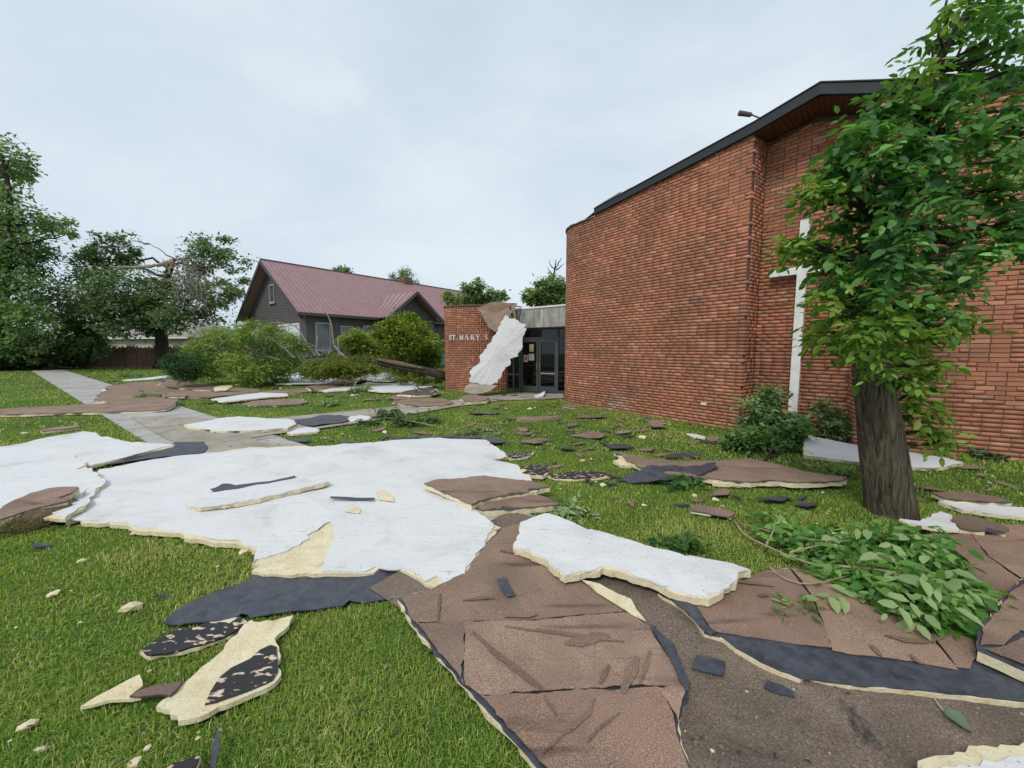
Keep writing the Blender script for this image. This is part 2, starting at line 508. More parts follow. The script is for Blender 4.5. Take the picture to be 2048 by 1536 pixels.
def topC(s): return 5.50 - 0.02*s
def topR(s):
    f = s/((K2-C2).length)
    return 5.50 + 0.2*min(1, f) - (0.24*(s-(K2-C2).length)/(R2-K2).length if f > 1 else 0)
def topB(s): return 5.45 - 0.235*s
PC = Path([Cn + AIN*0.105, C2]); PR = Path([C2 - (K2-C2).normalized()*0.12, K2, R2]); PB = Path([BL, BE])
PE = Path([tuple(v.xy) for v in curve([(-2.6,16.4,0),(-2.64,15.3,0),(-2.54,14.92,0),(-2.2,14.70,0),(-1.5,14.42,0),(-0.8,14.4,0),(-0.2,14.6,0),(0.05,15.1,0)], 46)])
def topE(s): return 3.18
BR, BH = [], 0.0677
def btint(p, z):
    x, y = p
    n1 = noise.noise((x*0.9+3, y*0.9, z*2.6)); n2 = noise.noise((x*2.1, y*2.1+7, z*5.0))
    r = random.random()
    c = np.array([0.365, 0.158, 0.094])
    if r < 0.16: c = np.array([0.475, 0.240, 0.165])
    elif r < 0.20: c = np.array([0.40, 0.125, 0.08])
    elif r < 0.25 or (n1 + 0.35*n2 > 0.42 and r < 0.65): c = np.array([0.255, 0.150, 0.098])
    c = (c*.72 + np.array([.365,.155,.098])*.28) * random.uniform(0.84, 1.16)*np.array([1.11, 1.05, 1.0])
    u, v = proj(x, y, z)
    if abs(u-1238) < 22 - (818-v)*0.35 and 783 < v < 822 and random.random() < .62: c = c*.45 + np.array([0.40, 0.36, 0.32])*.6*random.uniform(.75, 1.15)
    return tuple(c)
def lay(path, top, wall, head=0.06, z0=-0.01):
    k = 0; z = z0
    while z < 6.2:
        s = -0.205 + (k % 2)*0.1025 + random.uniform(-0.006, 0.006)
        while s < path.L:
            l = 0.192 if random.random() > head else 0.090
            a, b = max(s, 0), min(s+l, path.L)
            s += l + 0.0125
            if b - a < 0.035: continue
            zt = top((a+b)/2) - 0.004; z1 = min(z + BH - 0.010, zt)
            if z1 - z < 0.015: continue
            p, q = path.at(a), path.at(b)
            BR.append((p, q, z, z1, btint((p+q)/2, z), random.uniform(-0.0018, 0.0018), wall, l > 0.15 and abs((q-p).length-0.192) < 1e-3 and z1-z > BH-0.0105))
        k += 1; z += BH
def backing(path, top, name, inset=0.011, thick=0.16):
    n = max(2, int(path.L/0.25)); V, F = [], []
    ss = sorted(set([.012] + [c for c in list(np.linspace(0, path.L, n)) + path.c if .012 < c < path.L-.012] + [path.L-.012]))
    for s in ss:
        e = 1e-3; p = path.at(s); d = (path.at(min(s+e, path.L)) - path.at(max(s-e, 0))).normalized()
        o = Vector((d.y, -d.x)); zt = top(s)
        f, b = p - o*inset, p - o*thick
        V += [(f.x, f.y, -0.1), (f.x, f.y, zt), (b.x, b.y, zt), (b.x, b.y, -0.1)]
    for i in range(len(ss)-1):
        a, c = i*4, i*4+4
        F += [(a, c, c+1, a+1), (a+1, c+1, c+2, a+2), (a+2, c+2, c+3, a+3)]
    F += [(0, 1, 2, 3), (len(V)-1, len(V)-2, len(V)-3, len(V)-4)]
    return link(name, mesh(name, V, F, M['mortar']), church)
w_side = backing(PA, topA, 'side_wall')
w_end = backing(PC, topC, 'wall_end')
w_rec = backing(PR, topR, 'recess_wall')
w_front = backing(PB, topB, 'front_wall')
PX = Path([R2 - BIN*0.0, BL + BIN*0.1]); w_ret = backing(PX, lambda s: 5.46, 'wall_return')
w_ent = backing(PE, topE, 'entrance_wall')
for pth, tp, w, hd in ((PA, topA, w_side, .06), (PC, topC, w_end, .3), (PR, topR, w_rec, .06), (PB, topB, w_front, .06), (PX, lambda s: 5.44, w_ret, .3), (PE, topE, w_ent, .85)):
    lay(pth, tp, w, hd)
# the bricks that show largest are objects of their own, the rest one joined part
def shown(b):
    p, q, z, z1, t, pr, w, full = b
    if not full or w not in (w_front, w_side, w_rec): return 0
    m = (p+q)/2
    if m.y < 0.5: return 0
    u0, v0 = proj(p.x, p.y, z); u1, v1 = proj(q.x, q.y, z1)
    u, v = (u0+u1)/2, (v0+v1)/2
    if not (0 < u < 2040 and 0 < v < 1536): return 0
    if w is w_rec and u > 1640: return 0
    if w is w_front and (u < 1890 or v < 500): return 0
    return abs(u1-u0)*abs(v1-v0)
order = sorted(range(len(BR)), key=lambda i: -shown(BR[i]))
single = set(i for i in order[:300] if shown(BR[i]) > 0)
BD_ = 0.095
def brick_verts(p, q, z, z1, pr):
    d = (q-p).normalized(); o = Vector((d.y, -d.x)); f0, f1 = p+o*pr, q+o*pr; b0, b1 = p-o*BD_, q-o*BD_
    return [(f0.x,f0.y,z),(f1.x,f1.y,z),(b1.x,b1.y,z),(b0.x,b0.y,z),(f0.x,f0.y,z1),(f1.x,f1.y,z1),(b1.x,b1.y,z1),(b0.x,b0.y,z1)]
BF = np.array([(0,1,5,4),(4,5,6,7),(3,2,1,0),(1,2,6,5),(3,0,4,7)])
V, T = [], []
for i, b in enumerate(BR):
    if i in single: continue
    V += brick_verts(b[0], b[1], b[2], b[3], b[5]); T += [b[4]]*8
nb = len(V)//8
L_ = (BF[None] + (np.arange(nb)*8)[:, None, None])
link('brickwork', fast_mesh('brickwork', V, L_.ravel(), np.full(nb*5, 4), M['brick'], np.array(T)), church)['kind'] = 'stuff'
bm_var = []
stints = sorted([BR[i][4] for i in single], key=lambda t: sum(t))
for k in range(16):
    t = stints[int((k+.5)/16*len(stints))]
    e = 0.003; l, h = 0.192, BH-0.010
    V = [(e,0,e),(l-e,0,e),(l,.004,0),(l,BD_,0),(0,BD_,0),(0,.004,0),(e,0,h-e),(l-e,0,h-e),(l,.004,h),(l,BD_,h),(0,BD_,h),(0,.004,h)]
    F = [(0,1,7,6),(5,2,1,0),(6,7,8,11),(5,0,6,11),(1,2,8,7),(2,3,9,8),(4,5,11,10),(11,8,9,10),(4,3,2,5)]
    bm_var.append((t, mesh('brick', V, F, M['brick'], False, np.tile(t, (12, 1)))))
for i in single:
    p, q, z, z1, t, pr, w, _ = BR[i]
    me = min(bm_var, key=lambda m: sum((a-b)**2 for a, b in zip(m[0], t)) + random.uniform(0, .0004))[1]
    o = link('brick', me, w)
    d = (q-p).normalized(); ou = Vector((d.y, -d.x))
    o.matrix_basis = Matrix(((d.x, -ou.x, 0, p.x+ou.x*pr), (d.y, -ou.y, 0, p.y+ou.y*pr), (0, 0, 1, z), (0, 0, 0, 1)))

# fascia, roof, soffit
def strip3(name, pts, z0, z1, off, th, mat, parent):
    """upright board following a plan polyline, with heights per point"""
    n = len(pts); V, F = [], []
    for i, p in enumerate(pts):
        d = (Vector(pts[min(i+1, n-1)]) - Vector(pts[max(i-1, 0)])).normalized(); o = Vector((d.y, -d.x))
        a, b = Vector(p)+o*off, Vector(p)+o*(off-th)
        V += [(a.x,a.y,z0[i]),(a.x,a.y,z1[i]),(b.x,b.y,z1[i]),(b.x,b.y,z0[i])]
    for i in range(n-1):
        a, c = i*4, i*4+4
        F += [(a,c,c+1,a+1),(a+1,c+1,c+2,a+2),(a+2,c+2,c+3,a+3),(a+3,c+3,c,a)]
    F += [(0,1,2,3),(4*n-1,4*n-2,4*n-3,4*n-4)]
    return link(name, mesh(name, V, F, mat), parent)
FS = Sx.lerp(Cn, 0.155)
fp = [FS, Cn, Kp, BL, BE]
fz = [topA(PA.L-(Cn-FS).length), 5.54, 5.70, 5.46, topB(5.0)+0.01]
ft = [fz[0]+0.12, 5.695, 5.855, 5.615, fz[4]+0.155]
strip3('roof_fascia', fp, [z-0.012 for z in fz], ft, 0.07, 0.05, M['fascia'], church)
strip3('drip_edge', fp, [z+0.003 for z in ft], [z+0.022 for z in ft], 0.085, 0.12, M['fascia'], church)
# torn coping on the rounded corner
cp_ = [PA.at(s) for s in np.linspace(0.6, LARC+0.62, 22)]
strip3('torn_coping', cp_, [5.062+0.006*i/22 for i in range(22)], [5.10 + 0.025*noise.noise((i*0.9, 1, 2)) for i in range(22)], 0.03, 0.14, M['sod'], church)
rin = Vector((0.62, 0.78))*7
rp = [Cc + Vector((0, 0.9)), Vector(arc[14]), Vector(arc[26]), Vector(arc[36]), Sx, FS, Cn, Kp, BL, BE]
rz = [5.0, 5.02, 5.02, 5.02, 5.02, ft[0]-.02, ft[1]-.02, ft[2]-.02, ft[3]-.02, ft[4]-.02]
V, F = [], []
for p, z in zip(rp, rz):
    q = p + rin; V += [(p.x, p.y, z), (q.x, q.y, z+0.25)]
for i in range(len(rp)-1): F.append((2*i, 2*i+2, 2*i+3, 2*i+1))
link('roof_deck', mesh('roof_deck', V, F, M['cap'], tint=np.ones((len(V), 3))), church)
soff = empty('soffit', (0, 0, 0)); soff.parent = church; soff.matrix_parent_inverse = Matrix.Translation(-church.location)

sb = MB()
front = Path([Cn + ADIR*0.01, Kp, BL]); back = Path([C2, K2, R2])
nbd = 20
for i in range(nbd):
    f0, f1 = i/nbd, (i+1)/nbd-0.004
    def hz(f):
        s = f*front.L; l1 = (Kp-Cn).length
        return 5.515 + (5.675-5.515)*min(1, s/l1) - (0.24*(s-l1)/(front.L-l1) if s > l1 else 0)
    a, b = front.at(f0*front.L), front.at(f1*front.L); c, d = back.at(f1*back.L), back.at(f0*back.L)
    c = c + (c-b).normalized()*0.02; d = d + (d-a).normalized()*0.02
    za, zb = hz(f0), hz(f1); j = random.uniform(-.002, .002)
    V = [(a.x,a.y,za+j),(b.x,b.y,zb+j),(c.x,c.y,zb+j),(d.x,d.y,za+j)]; V += [(x, y, z+0.02) for x, y, z in V]
    link('soffit_board', mesh('soffit_board', V, [(3,2,1,0),(4,5,6,7),(0,1,5,4),(1,2,6,5),(2,3,7,6),(3,0,4,7)], M['soffit']), soff)
V = []
for p, q, z in ((Cn, C2, 5.55), (Kp, K2, 5.71), (BL, R2, 5.47)): V += [(p.x,p.y,z),(q.x,q.y,z)]
link('soffit_deck', mesh('soffit_deck', V, [(0,2,3,1),(2,4,5,3)], M['dark']), soff)
tr = MB()
for p, q, z0, z1 in ((C2, K2, 5.46, 5.62), (K2, R2, 5.62, 5.40)):
    o = -AIN*0.03
    tr.beam((p.x+o.x, p.y+o.y, z0), (q.x+o.x, q.y+o.y, z1), 0.025, 0.03)
tr.build('soffit_trim', M['dtrim'], soff)
# lifted flashing and roofing on the sloping edge
lf = MB()
p0, p1 = FS + ADIR*0.05, FS + ADIR*1.15
lf.beam((p0.x, p0.y, ft[0]+0.035), (p1.x, p1.y, ft[0]+0.175), 0.10, 0.016)
lf.beam((p0.x-.02, p0.y+.03, ft[0]+0.06), (p1.x-.2, p1.y+.28, ft[0]+0.185), 0.06, 0.014)
lf.build('lifted_flashing', M['metal'], church)
# small wall plate
pp = Sx.lerp(Cn, 0.83); o_ = Vector((-.811, -.585))
u_, v_ = proj(pp.x, pp.y, 0.4)
MB().obox((pp.x+o_.x*.001, pp.y+o_.y*.001, 0.43), (ADIR.x*.11, ADIR.y*.11, 0), (o_.x*.02, o_.y*.02, 0), (0, 0, .055)).build('vent_plate', M['white'], church)

# ------------------------------------------------------------------ entrance
Q0, QD = Vector((-0.6, 14.85)), Vector((0.894, -0.447)); QO = Vector((-0.447, -0.894))
def qp(w, o, z): p = Q0 + QD*w + QO*o; return (p.x, p.y, z)
def qbox(mb, w0, w1, o0, o1, z0, z1, tint=None):
    a = Vector(qp(w0, o0, z0))
    return mb.obox(a, (QD*(w1-w0)).to_3d(), (QO*(o1-o0)).to_3d(), (0, 0, z1-z0), tint)
b0, b1 = Vector((-0.35, 14.72)), Vector((2.15, 12.62)); bd = (b1-b0).normalized(); bo = Vector((bd.y, -bd.x))
bm_ = MB()
for k in range(3):
    l = (b1-b0).length/3; a = b0 + bd*(l*k+.004) - bo*0.25
    bm_.obox((a.x, a.y, 2.36), (bd*(l-.008)).to_3d(), (bo*.25).to_3d(), (0, 0, .66))
bm_.build('concrete_beam', M['beam'], church)
a = b0 - bo*0.6
MB().obox((a.x, a.y, 3.024), (bd*(b1-b0).length).to_3d(), (bo*.63).to_3d(), (0, 0, .055)).build('beam_cap', M['white'], church)
a = b0 - bo*6
MB().obox((a.x, a.y, 2.75), (bd*3.4).to_3d(), (bo*5.7).to_3d(), (0, 0, .2)).build('lobby_roof', M['dark'], church)
lob = MB()
qbox(lob, -0.9, 3.4, -5.2, -5.1, 0, 2.74); qbox(lob, -1.0, -0.9, -5.2, -.1, 0, 2.74); qbox(lob, 3.4, 3.5, -5.2, -0.1, 0, 2.74)
qbox(lob, -0.9, 3.4, -5.1, 0.1, -0.05, 0.03)
qbox(lob, 0.4, 1.9, -2.6, -1.9, 0.03, 0.85)
lob.build('lobby', M['dark'], church)
fr = MB()
for w in (0.44, 0.76, 1.02, 2.50, 3.0): qbox(fr, w-.03, w+.03, -.05, .05, .03, 2.36)
qbox(fr, -0.3, 3.2, -.045, .045, 1.95, 2.02); qbox(fr, -0.3, 3.2, -.044, .044, 2.30, 2.355)
qbox(fr, -.3, .99, -.042, .042, .03, .12); qbox(fr, 2.53, 3.2, -.042, .042, .03, .12); qbox(fr, -.3, .99, -.04, .04, .62, .67)
sf = fr.build('storefront_frame', M['frame'], church)
for w0, w1, z0, z1 in ((-.3,.41,.67,1.95),(-.3,.41,.12,.62),(.47,.73,.67,1.95),(.47,.73,.12,.62),(.79,.99,.67,1.95),(.79,.99,.12,.62),(2.53,2.97,.12,1.95),(-.3,.99,2.02,2.30),(1.05,2.47,2.02,2.30),(2.53,2.97,2.02,2.30)):
    qbox(MB(), w0, w1, -.004, .004, z0, z1).build('pane', M['glass'], sf)
for di, (w0, w1) in enumerate(((1.06, 1.755), (1.775, 2.465))):
    d = MB()
    qbox(d, w0, w0+.075, -.025, .03, .04, 1.945); qbox(d, w1-.075, w1, -.025, .03, .04, 1.945)
    qbox(d, w0+.075, w1-.075, -.025, .03, 1.86, 1.945); qbox(d, w0+.075, w1-.075, -.025, .03, .04, .24)
    do = d.build('door', M['frame'], church)
    qbox(MB(), w0+.075, w1-.075, -.004, .004, .24, 1.86).build('door_glass', M['glass'], do)
    hw = w1-.05 if di == 0 else w0+.05
    h = MB()
    h.tube([qp(hw, .03, .86), qp(hw, .075, .87), qp(hw, .075, 1.08), qp(hw, .03, 1.09)], [.011]*4, 6)
    h.build('handle', M['metal'], do)
    qbox(MB(), w0+.075, w1-.075, -.07, -.045, .98, 1.01).build('push_bar', M['metal'], do)
    if di == 1: qbox(MB(), w0+.075, w1-.075, -.02, .02, .70, .74).build('mid_rail', M['metal'], do)
    if di == 0:
        for (a0, a1, z0, z1, tc) in ((.33,.5,1.5,1.77,(.75,.66,.42)),(.30,.52,1.18,1.42,(.95,.93,.95)),(.10,.28,1.12,1.38,(.9,.62,.66))):
            qbox(MB(), w0+a0, w0+a1, .0055, .007, z0, z1, tc).build('notice', M['paper'], do)
        qbox(MB(), w0+.15, w0+.24, .0075, .0085, 1.2, 1.33, (.75,.10,.12)).build('notice_print', M['paper'], do)
cpw = Path([PE.at(s) for s in np.linspace(0, PE.L, 40)])
strip3('wall_coping', [p for p in cpw.p], [3.182]*40, [3.245]*40, 0.03, 0.24, M['sod'], church)
# raised lettering, one serif letter at a time, set round the curve of the entrance wall
def strokes(ch):
    s = {'T': [((.5,0),(.5,1),.16),((.08,.95),(.92,.95),.09),((.08,.95),(.05,.76),.06),((.92,.95),(.95,.76),.06),((.32,.03),(.68,.03),.06)],
         'M': [((.12,0),(.16,1),.07),((.16,1),(.5,.08),.15),((.5,.08),(.86,1),.07),((.86,1),(.9,0),.15),((0,.03),(.26,.03),.06),((.76,.03),(1.04,.03),.06),((.02,.97),(.2,.97),.06),((.84,.97),(1.0,.97),.06)],
         'A': [((.1,0),(.5,1),.07),((.5,1),(.88,0),.15),((.25,.36),(.74,.36),.06),((0,.03),(.24,.03),.06),((.7,.03),(1.04,.03),.06)],
         'R': [((.2,0),(.2,1),.15),((.2,.96),(.6,.96),.07),((.6,.96),(.76,.75),.13),((.76,.75),(.6,.53),.13),((.6,.53),(.2,.5),.07),((.48,.5),(.9,.02),.15),((.05,.03),(.38,.03),.06),((.82,.03),(1.02,.03),.06),((.05,.97),(.3,.97),.06)],
         'Y': [((.5,0),(.5,.48),.15),((.5,.45),(.1,1),.15),((.5,.45),(.88,1),.07),((.3,.03),(.7,.03),.06),((-.02,.97),(.28,.97),.06),((.74,.97),(1.02,.97),.06)],
         'S': [((.8,.72),(.78,.86),.07),((.78,.86),(.5,.97),.07),((.5,.97),(.22,.85),.1),((.22,.85),(.22,.68),.14),((.22,.68),(.5,.53),.15),((.5,.53),(.76,.36),.15),((.76,.36),(.78,.16),.14),((.78,.16),(.5,.03),.09),((.5,.03),(.2,.12),.07),((.2,.12),(.16,.3),.07)],
         '.': [((.3,.0),(.3,.13),.13)]}
    return s[ch]
def wall_s(u):
    best = min(np.linspace(0, PE.L, 400), key=lambda s: abs(proj(*PE.at(s), 1.6)[0]-u) + (9 if s < 1.0 else 0) + (9 if s > 4.6 else 0))
    return best
LH = 0.20
for ch, u in (('S', 898.5), ('T', 905.5), ('.', 912.5), ('M', 920), ('A', 930.5), ('R', 941.5), ('Y', 952), ('S', 968)):
    s0 = wall_s(u); e = .02
    mb = MB()
    zb = 1.6 + (698-680.5)/770*14.5
    for (a, b, w) in strokes(ch):
        def P3(q):
            s = s0 + q[0]*LH*0.80; p = PE.at(s); dd = (PE.at(s+e)-PE.at(s-e)).normalized(); oo = Vector((dd.y, -dd.x))
            return Vector((p.x+oo.x*.022, p.y+oo.y*.022, zb + q[1]*LH)), oo
        pa, oo = P3(a); pb, _ = P3(b)
        mb.beam(pa, pb, w*LH*1.05, .02, up=oo.to_3d())
    mb.build('letter', M['white'], w_ent)

# flood lamp on the roof edge
fl = empty('flood_lamp', (4.05, 7.75, 5.6), 'small dark flood lamp on an arm above the sloping fascia', 'lamp')
pa, pb, pc = atY(1530, 240, 7.62), atY(1504, 230, 7.72), atY(1477, 226, 7.75)
MB().tube([pa + Vector((0,0,-.12)), pa, pb], [.014, .014, .014], 6).build('arm', M['dtrim'], fl)
MB().tube([pb, pb.lerp(pc, .1), pc.lerp(pb, .12), pc], [.02, .04, .046, .044], 8).build('lamp_head', M['dtrim'], fl)

# the white cross
cr = empty('wall_cross', (5.33, 7.05, 0.4), 'tall white cross mounted in the brick recess above the bushes', 'cross')
cd = (R2-C2).normalized(); co = Vector((cd.y, -cd.x))
cm = C2.lerp(R2, 0.49) + co*0.1
zt_, zb_, za_ = 3.90, 0.42, 3.02
MB().obox((cm.x-cd.x*.07, cm.y-cd.y*.07, zb_), (cd*.14).to_3d(), (co*.09).to_3d(), (0,0,zt_-zb_)).build('upright', M['white'], cr)
for sgn in (-1, 1):
    a = cm + cd*(.071 if sgn > 0 else -.50)
    MB().obox((a.x+co.x*.01, a.y+co.y*.01, za_-.065), (cd*.429).to_3d(), (co*.07).to_3d(), (0,0,.13)).build('arm', M['white'], cr)
for z in (1.0, 3.4):
    MB().obox((cm.x-cd.x*.04, cm.y-cd.y*.04, z), (cd*.08).to_3d(), (-co*.12).to_3d(), (0,0,.08)).build('bracket', M['metal'], cr)
print('cross top/arm/bottom', proj(cm.x, cm.y, zt_), proj(cm.x-cd.x*.5, cm.y-cd.y*.5, za_), proj(cm.x, cm.y, zb_))

# ================================================================== ROOFING DEBRIS
LAWN_HOLES = []                                       # plan outlines that keep grass blades away
def densify(pts, hs, seg, jag, rd):
    P, H = [], []
    n = len(pts)
    for i in range(n):
        a, b = Vector(pts[i]), Vector(pts[(i+1) % n]); l = (b-a).length
        k = max(1, int(l/seg)); d = (b-a)/max(l, 1e-6); o = Vector((d.y, -d.x))
        off = 0.0
        for j in range(k):
            f = j/k
            if j: off = 0.55*off + rd.uniform(-jag, jag)
            if j and jag > .0035 and rd.random() < .028: off -= rd.uniform(.5, 1.5)*min(seg, .1)*1.2
            q = a.lerp(b, f) + o*(off if j else 0) + d*(rd.uniform(-.25, .25)*seg if j else 0)
            P.append(q); H.append(hs[i]*(1-f) + hs[(i+1) % n]*f)
    return P, H
def area2(pts):
    return sum(pts[i][0]*pts[(i+1) % len(pts)][1] - pts[(i+1) % len(pts)][0]*pts[i][1] for i in range(len(pts)))
def layer(name, pts, hs, mat, parent, drop0, drop1, jag=0.008, seg=None, shrink=0.0, warp=0.006, wseed=0, seed=0, tint=None, floor=0.003, grid=None):
    """one sheet of a panel: outline pts (plan), surface heights hs; occupies [h-drop1, h-drop0]"""
    rd = random.Random(seed*31+5)
    if area2(pts) < 0: pts, hs = pts[::-1], hs[::-1]
    cx = sum(p[0] for p in pts)/len(pts); cy = sum(p[1] for p in pts)/len(pts)
    dist = math.hypot(cx, cy)
    seg = seg or max(0.03, 0.011*dist)
    jag = max(jag, 0.0036*dist) if dist > 3.5 and jag > .004 else jag
    P, H = densify(pts, hs, seg, jag, rd)
    if shrink:
        n = len(P); Q = []
        for i in range(n):
            d = (P[(i+1) % n] - P[i-1]); d = d.normalized() if d.length > 1e-6 else Vector((1, 0))
            Q.append(P[i] - Vector((d.y, -d.x))*shrink*max(-.2, 1.0 + 2.2*noise.noise((P[i].x*5, P[i].y*5, seed))+rd.uniform(-.6, .6)))
        P = Q
    A = np.array([(p.x, p.y) for p in P])
    lo, hi = A.min(0), A.max(0)
    g = grid or max(0.09, 0.02*dist, math.sqrt((hi-lo).prod()/500))
    inner = [(x + rd.uniform(-.2, .2)*g, y + rd.uniform(-.2, .2)*g) for x in np.arange(lo[0]+g/2, hi[0], g) for y in np.arange(lo[1]+g/2, hi[1], g)]
    n = len(P)
    if inner:
        I = np.array(inner); ins = inpoly(I, A)
        D = np.min(np.hypot(I[:, None, 0]-A[None, :, 0], I[:, None, 1]-A[None, :, 1]), axis=1)
        I = I[ins & (D > 0.3*g)]
        pts_all = P + [Vector(p) for p in I]
    else: pts_all = list(P)
    vo, eo, fo, ov, oe, of = delaunay_2d_cdt([Vector((p[0], p[1])) for p in pts_all], [], [list(range(n))], 1, 1e-6)
    B = np.array(pts); Hh = np.array(hs)
    X = np.array([(v.x, v.y) for v in vo])
    # smooth height field from the outline heights
    CH_ = np.array([(p.x, p.y) for p in P]); HH = np.array(H)
    st = max(1, len(CH_)//60); CH_, HH = CH_[::st], HH[::st]
    w = 1.0/(np.hypot(X[:, None, 0]-CH_[None, :, 0], X[:, None, 1]-CH_[None, :, 1])**2.2 + 1e-5)
    z = (w*HH).sum(1)/w.sum(1)
    z = z + np.array([warp*noise.noise((x*2.3+wseed*7.7, y*2.3, wseed*3.1)) + .5*warp*noise.noise((x*6+wseed, y*6, 5)) for x, y in X])
    zt = np.maximum(z-drop0, floor+.001); zb = np.maximum(z-drop1, floor)
    zt = np.maximum(zt, zb + 0.0012)
    nv = len(X)
    V = [(x, y, t) for (x, y), t in zip(X, zt)] + [(x, y, t) for (x, y), t in zip(X, zb)]
    F = []; cnt = {}
    for f in fo:
        f = list(f)
        a = area2([X[i] for i in f])
        if a < 0: f = f[::-1]
        F.append(f); F.append([i+nv for i in f[::-1]])
        for i in range(len(f)): 
            e = (f[i], f[(i+1) % len(f)]); cnt[e] = cnt.get(e, 0)+1
    for (a, b) in list(cnt):
        if (b, a) not in cnt: F.append((b, a, a+nv, b+nv))
    if not F: return None
    return link(name, mesh(name, V, F, mat, tint=np.tile(tint or (1, 1, 1), (2*nv, 1))), parent)
def inpoly(Q, A):
    x, y = Q[:, 0], Q[:, 1]; r = np.zeros(len(Q), bool)
    n = len(A); j = n-1
    for i in range(n):
        xi, yi, xj, yj = A[i, 0], A[i, 1], A[j, 0], A[j, 1]
        if yi != yj:
            c = ((yi > y) != (yj > y)) & (x < (xj-xi)*(y-yi)/(yj-yi)+xi)
            r ^= c
        j = i
    return r
def scuff(pts, w, h, dark=.5):
    """a tapered dark rub mark along a pixel polyline"""
    n = len(pts); L, Rr = [], []
    for i, (u, v) in enumerate(pts):
        a, b = pts[max(0, i-1)], pts[min(n-1, i+1)]; dx, dy = b[0]-a[0], b[1]-a[1]; l = math.hypot(dx, dy)
        k = w*math.sin(math.pi*(i+.35)/(n-.3))*.5
        L.append((u-dy/l*k, v+dx/l*k)); Rr.append((u+dy/l*k, v-dx/l*k))
    return ('scuff_mark', 'cap', L + Rr[::-1], h, (dark, dark*.98, dark*.98))
def survey(pix, h):
    pts, hs = [], []
    for p in pix:
        z = p[2] if len(p) > 2 else h
        pts.append(G(p[0], p[1], z)); hs.append(z)
    return pts, hs
NP = [0]
def panel(name, label, cat, kind, pix, h=0.06, t=0.045, jag=0.008, group=None, extra=None, hole=True, warp=0.006, tint=None, caps=None, facer=None, shrink=0.003):
    """a torn piece of roofing: kind W white facer on foam, B brown cap sheet on foam, K bare membrane, Y bare foam, S spotted membrane on foam, C cap sheet alone"""
    NP[0] += 1; sd = NP[0]
    pts, hs = survey(pix, h)
    cx = sum(p[0] for p in pts)/len(pts); cy = sum(p[1] for p in pts)/len(pts)
    root = empty(name, (cx, cy, 0), label, cat, group)
    kw = dict(warp=warp, wseed=sd)
    if kind == 'M':
        layer('membrane', pts, hs, M['mem'], root, 0, .006, jag, seed=sd, shrink=shrink, **kw)
        layer('foam_core', pts, hs, M['foam'], root, .006, .006+t, jag*1.2, seed=sd+600, **kw)
    elif kind == 'K':
        layer('membrane', pts, hs, M['mem'], root, 0, 0.007, jag, seed=sd, **kw)
    elif kind == 'Y':
        layer('foam_core', pts, hs, M['foam'], root, 0, t, jag*1.4, seed=sd, **kw)
    elif kind == 'C':
        layer('cap_sheet', pts, hs, M['cap'], root, 0, 0.004, jag, seed=sd, tint=tint, **kw)
        layer('membrane', pts, hs, M['mem'], root, 0.0045, 0.011, jag, seed=sd+500, **kw)
    else:
        m, nm = {'W': (M['facer'], 'facer'), 'B': (M['cap'], 'cap_sheet'), 'S': (M['spot'], 'membrane')}[kind]
        d = 0.011
        if kind == 'B':
            layer('membrane', pts, hs, M['mem'], root, d, d+.007, jag*1.1, seed=sd+300, shrink=shrink*.4, **kw); d += .007
        layer('foam_core', pts, hs, M['foam'], root, d, d+t, jag*1.3, seed=sd+600, **kw)
        if caps is None:
            fp_, fh_ = survey(facer, h) if facer else (pts, hs)
            layer(nm, fp_, fh_, m, root, 0, .011, jag, seed=sd, shrink=shrink, tint=tint, **kw)
        else:
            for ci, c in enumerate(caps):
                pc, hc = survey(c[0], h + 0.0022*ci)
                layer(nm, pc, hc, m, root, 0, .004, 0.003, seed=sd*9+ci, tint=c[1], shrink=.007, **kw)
    if extra:
        for ei, (enm, em, ep, eh, *et) in enumerate(extra):
            pe, he = survey(ep, eh)
            layer(enm, pe, he, M[em], root, 0,   .0015 if et else .004, 0.003, seed=sd*5+ei, tint=et[0] if et else None, **kw)
    if hole and max(hs) < 0.4: LAWN_HOLES.append(np.array(pts))
    return root
W_, B_ = 'roofing panel', 'roofing sheet'
# --- the great white sheets in front of the camera
panel('white_roof_panel', 'widest white roof panel with a yellow torn corner, lying across the near lawn', W_, 'W',
      [(200,938),(300,920),(415,905),(500,893),(640,890),(740,884),(820,878),(910,876),(975,880),(995,896),(1015,912),(985,919),(1030,927),(1048,938),(1065,960),(1000,985),(945,1008),(960,1030),(1003,1052),(985,1080),(962,1108),(935,1140),(938,1160),(927,1190),(912,1185),(895,1172),(850,1165),(830,1150),(805,1137),(730,1143),(640,1146),(560,1144),(503,1140),(513,1100),(490,1092),(460,1085),(375,1075),(362,1066),(270,1060),(255,1048),(130,1040),(170,1000)],
      0.062, 0.036, 0.010, warp=0.018,
      facer=[(200,938),(300,920),(415,905),(500,897),(640,892),(740,884),(820,878),(910,876),(975,880),(995,896),(1015,912),(985,919),(1030,927),(1048,938),(1065,960),(1000,985),(930,1000),(905,980),(868,975),(900,1000),(945,1016),(990,1050),(970,1080),(952,1108),(932,1135),(936,1160),(927,1188),(895,1170),(850,1163),(830,1148),(805,1136),(730,1142),(642,1143),(652,1110),(666,1078),(660,1044),(600,1088),(507,1128),(513,1099),(490,1086),(460,1079),(375,1070),(362,1062),(270,1056),(255,1045),(130,1037),(170,1000)],
      extra=[('foam_patch', 'foam', [(752,984),(768,980),(785,992),(790,1003),(775,1001),(758,999)], 0.074), ('foam_patch', 'foam', [(690,1023),(715,1010),(722,1018),(718,1025)], 0.074)])
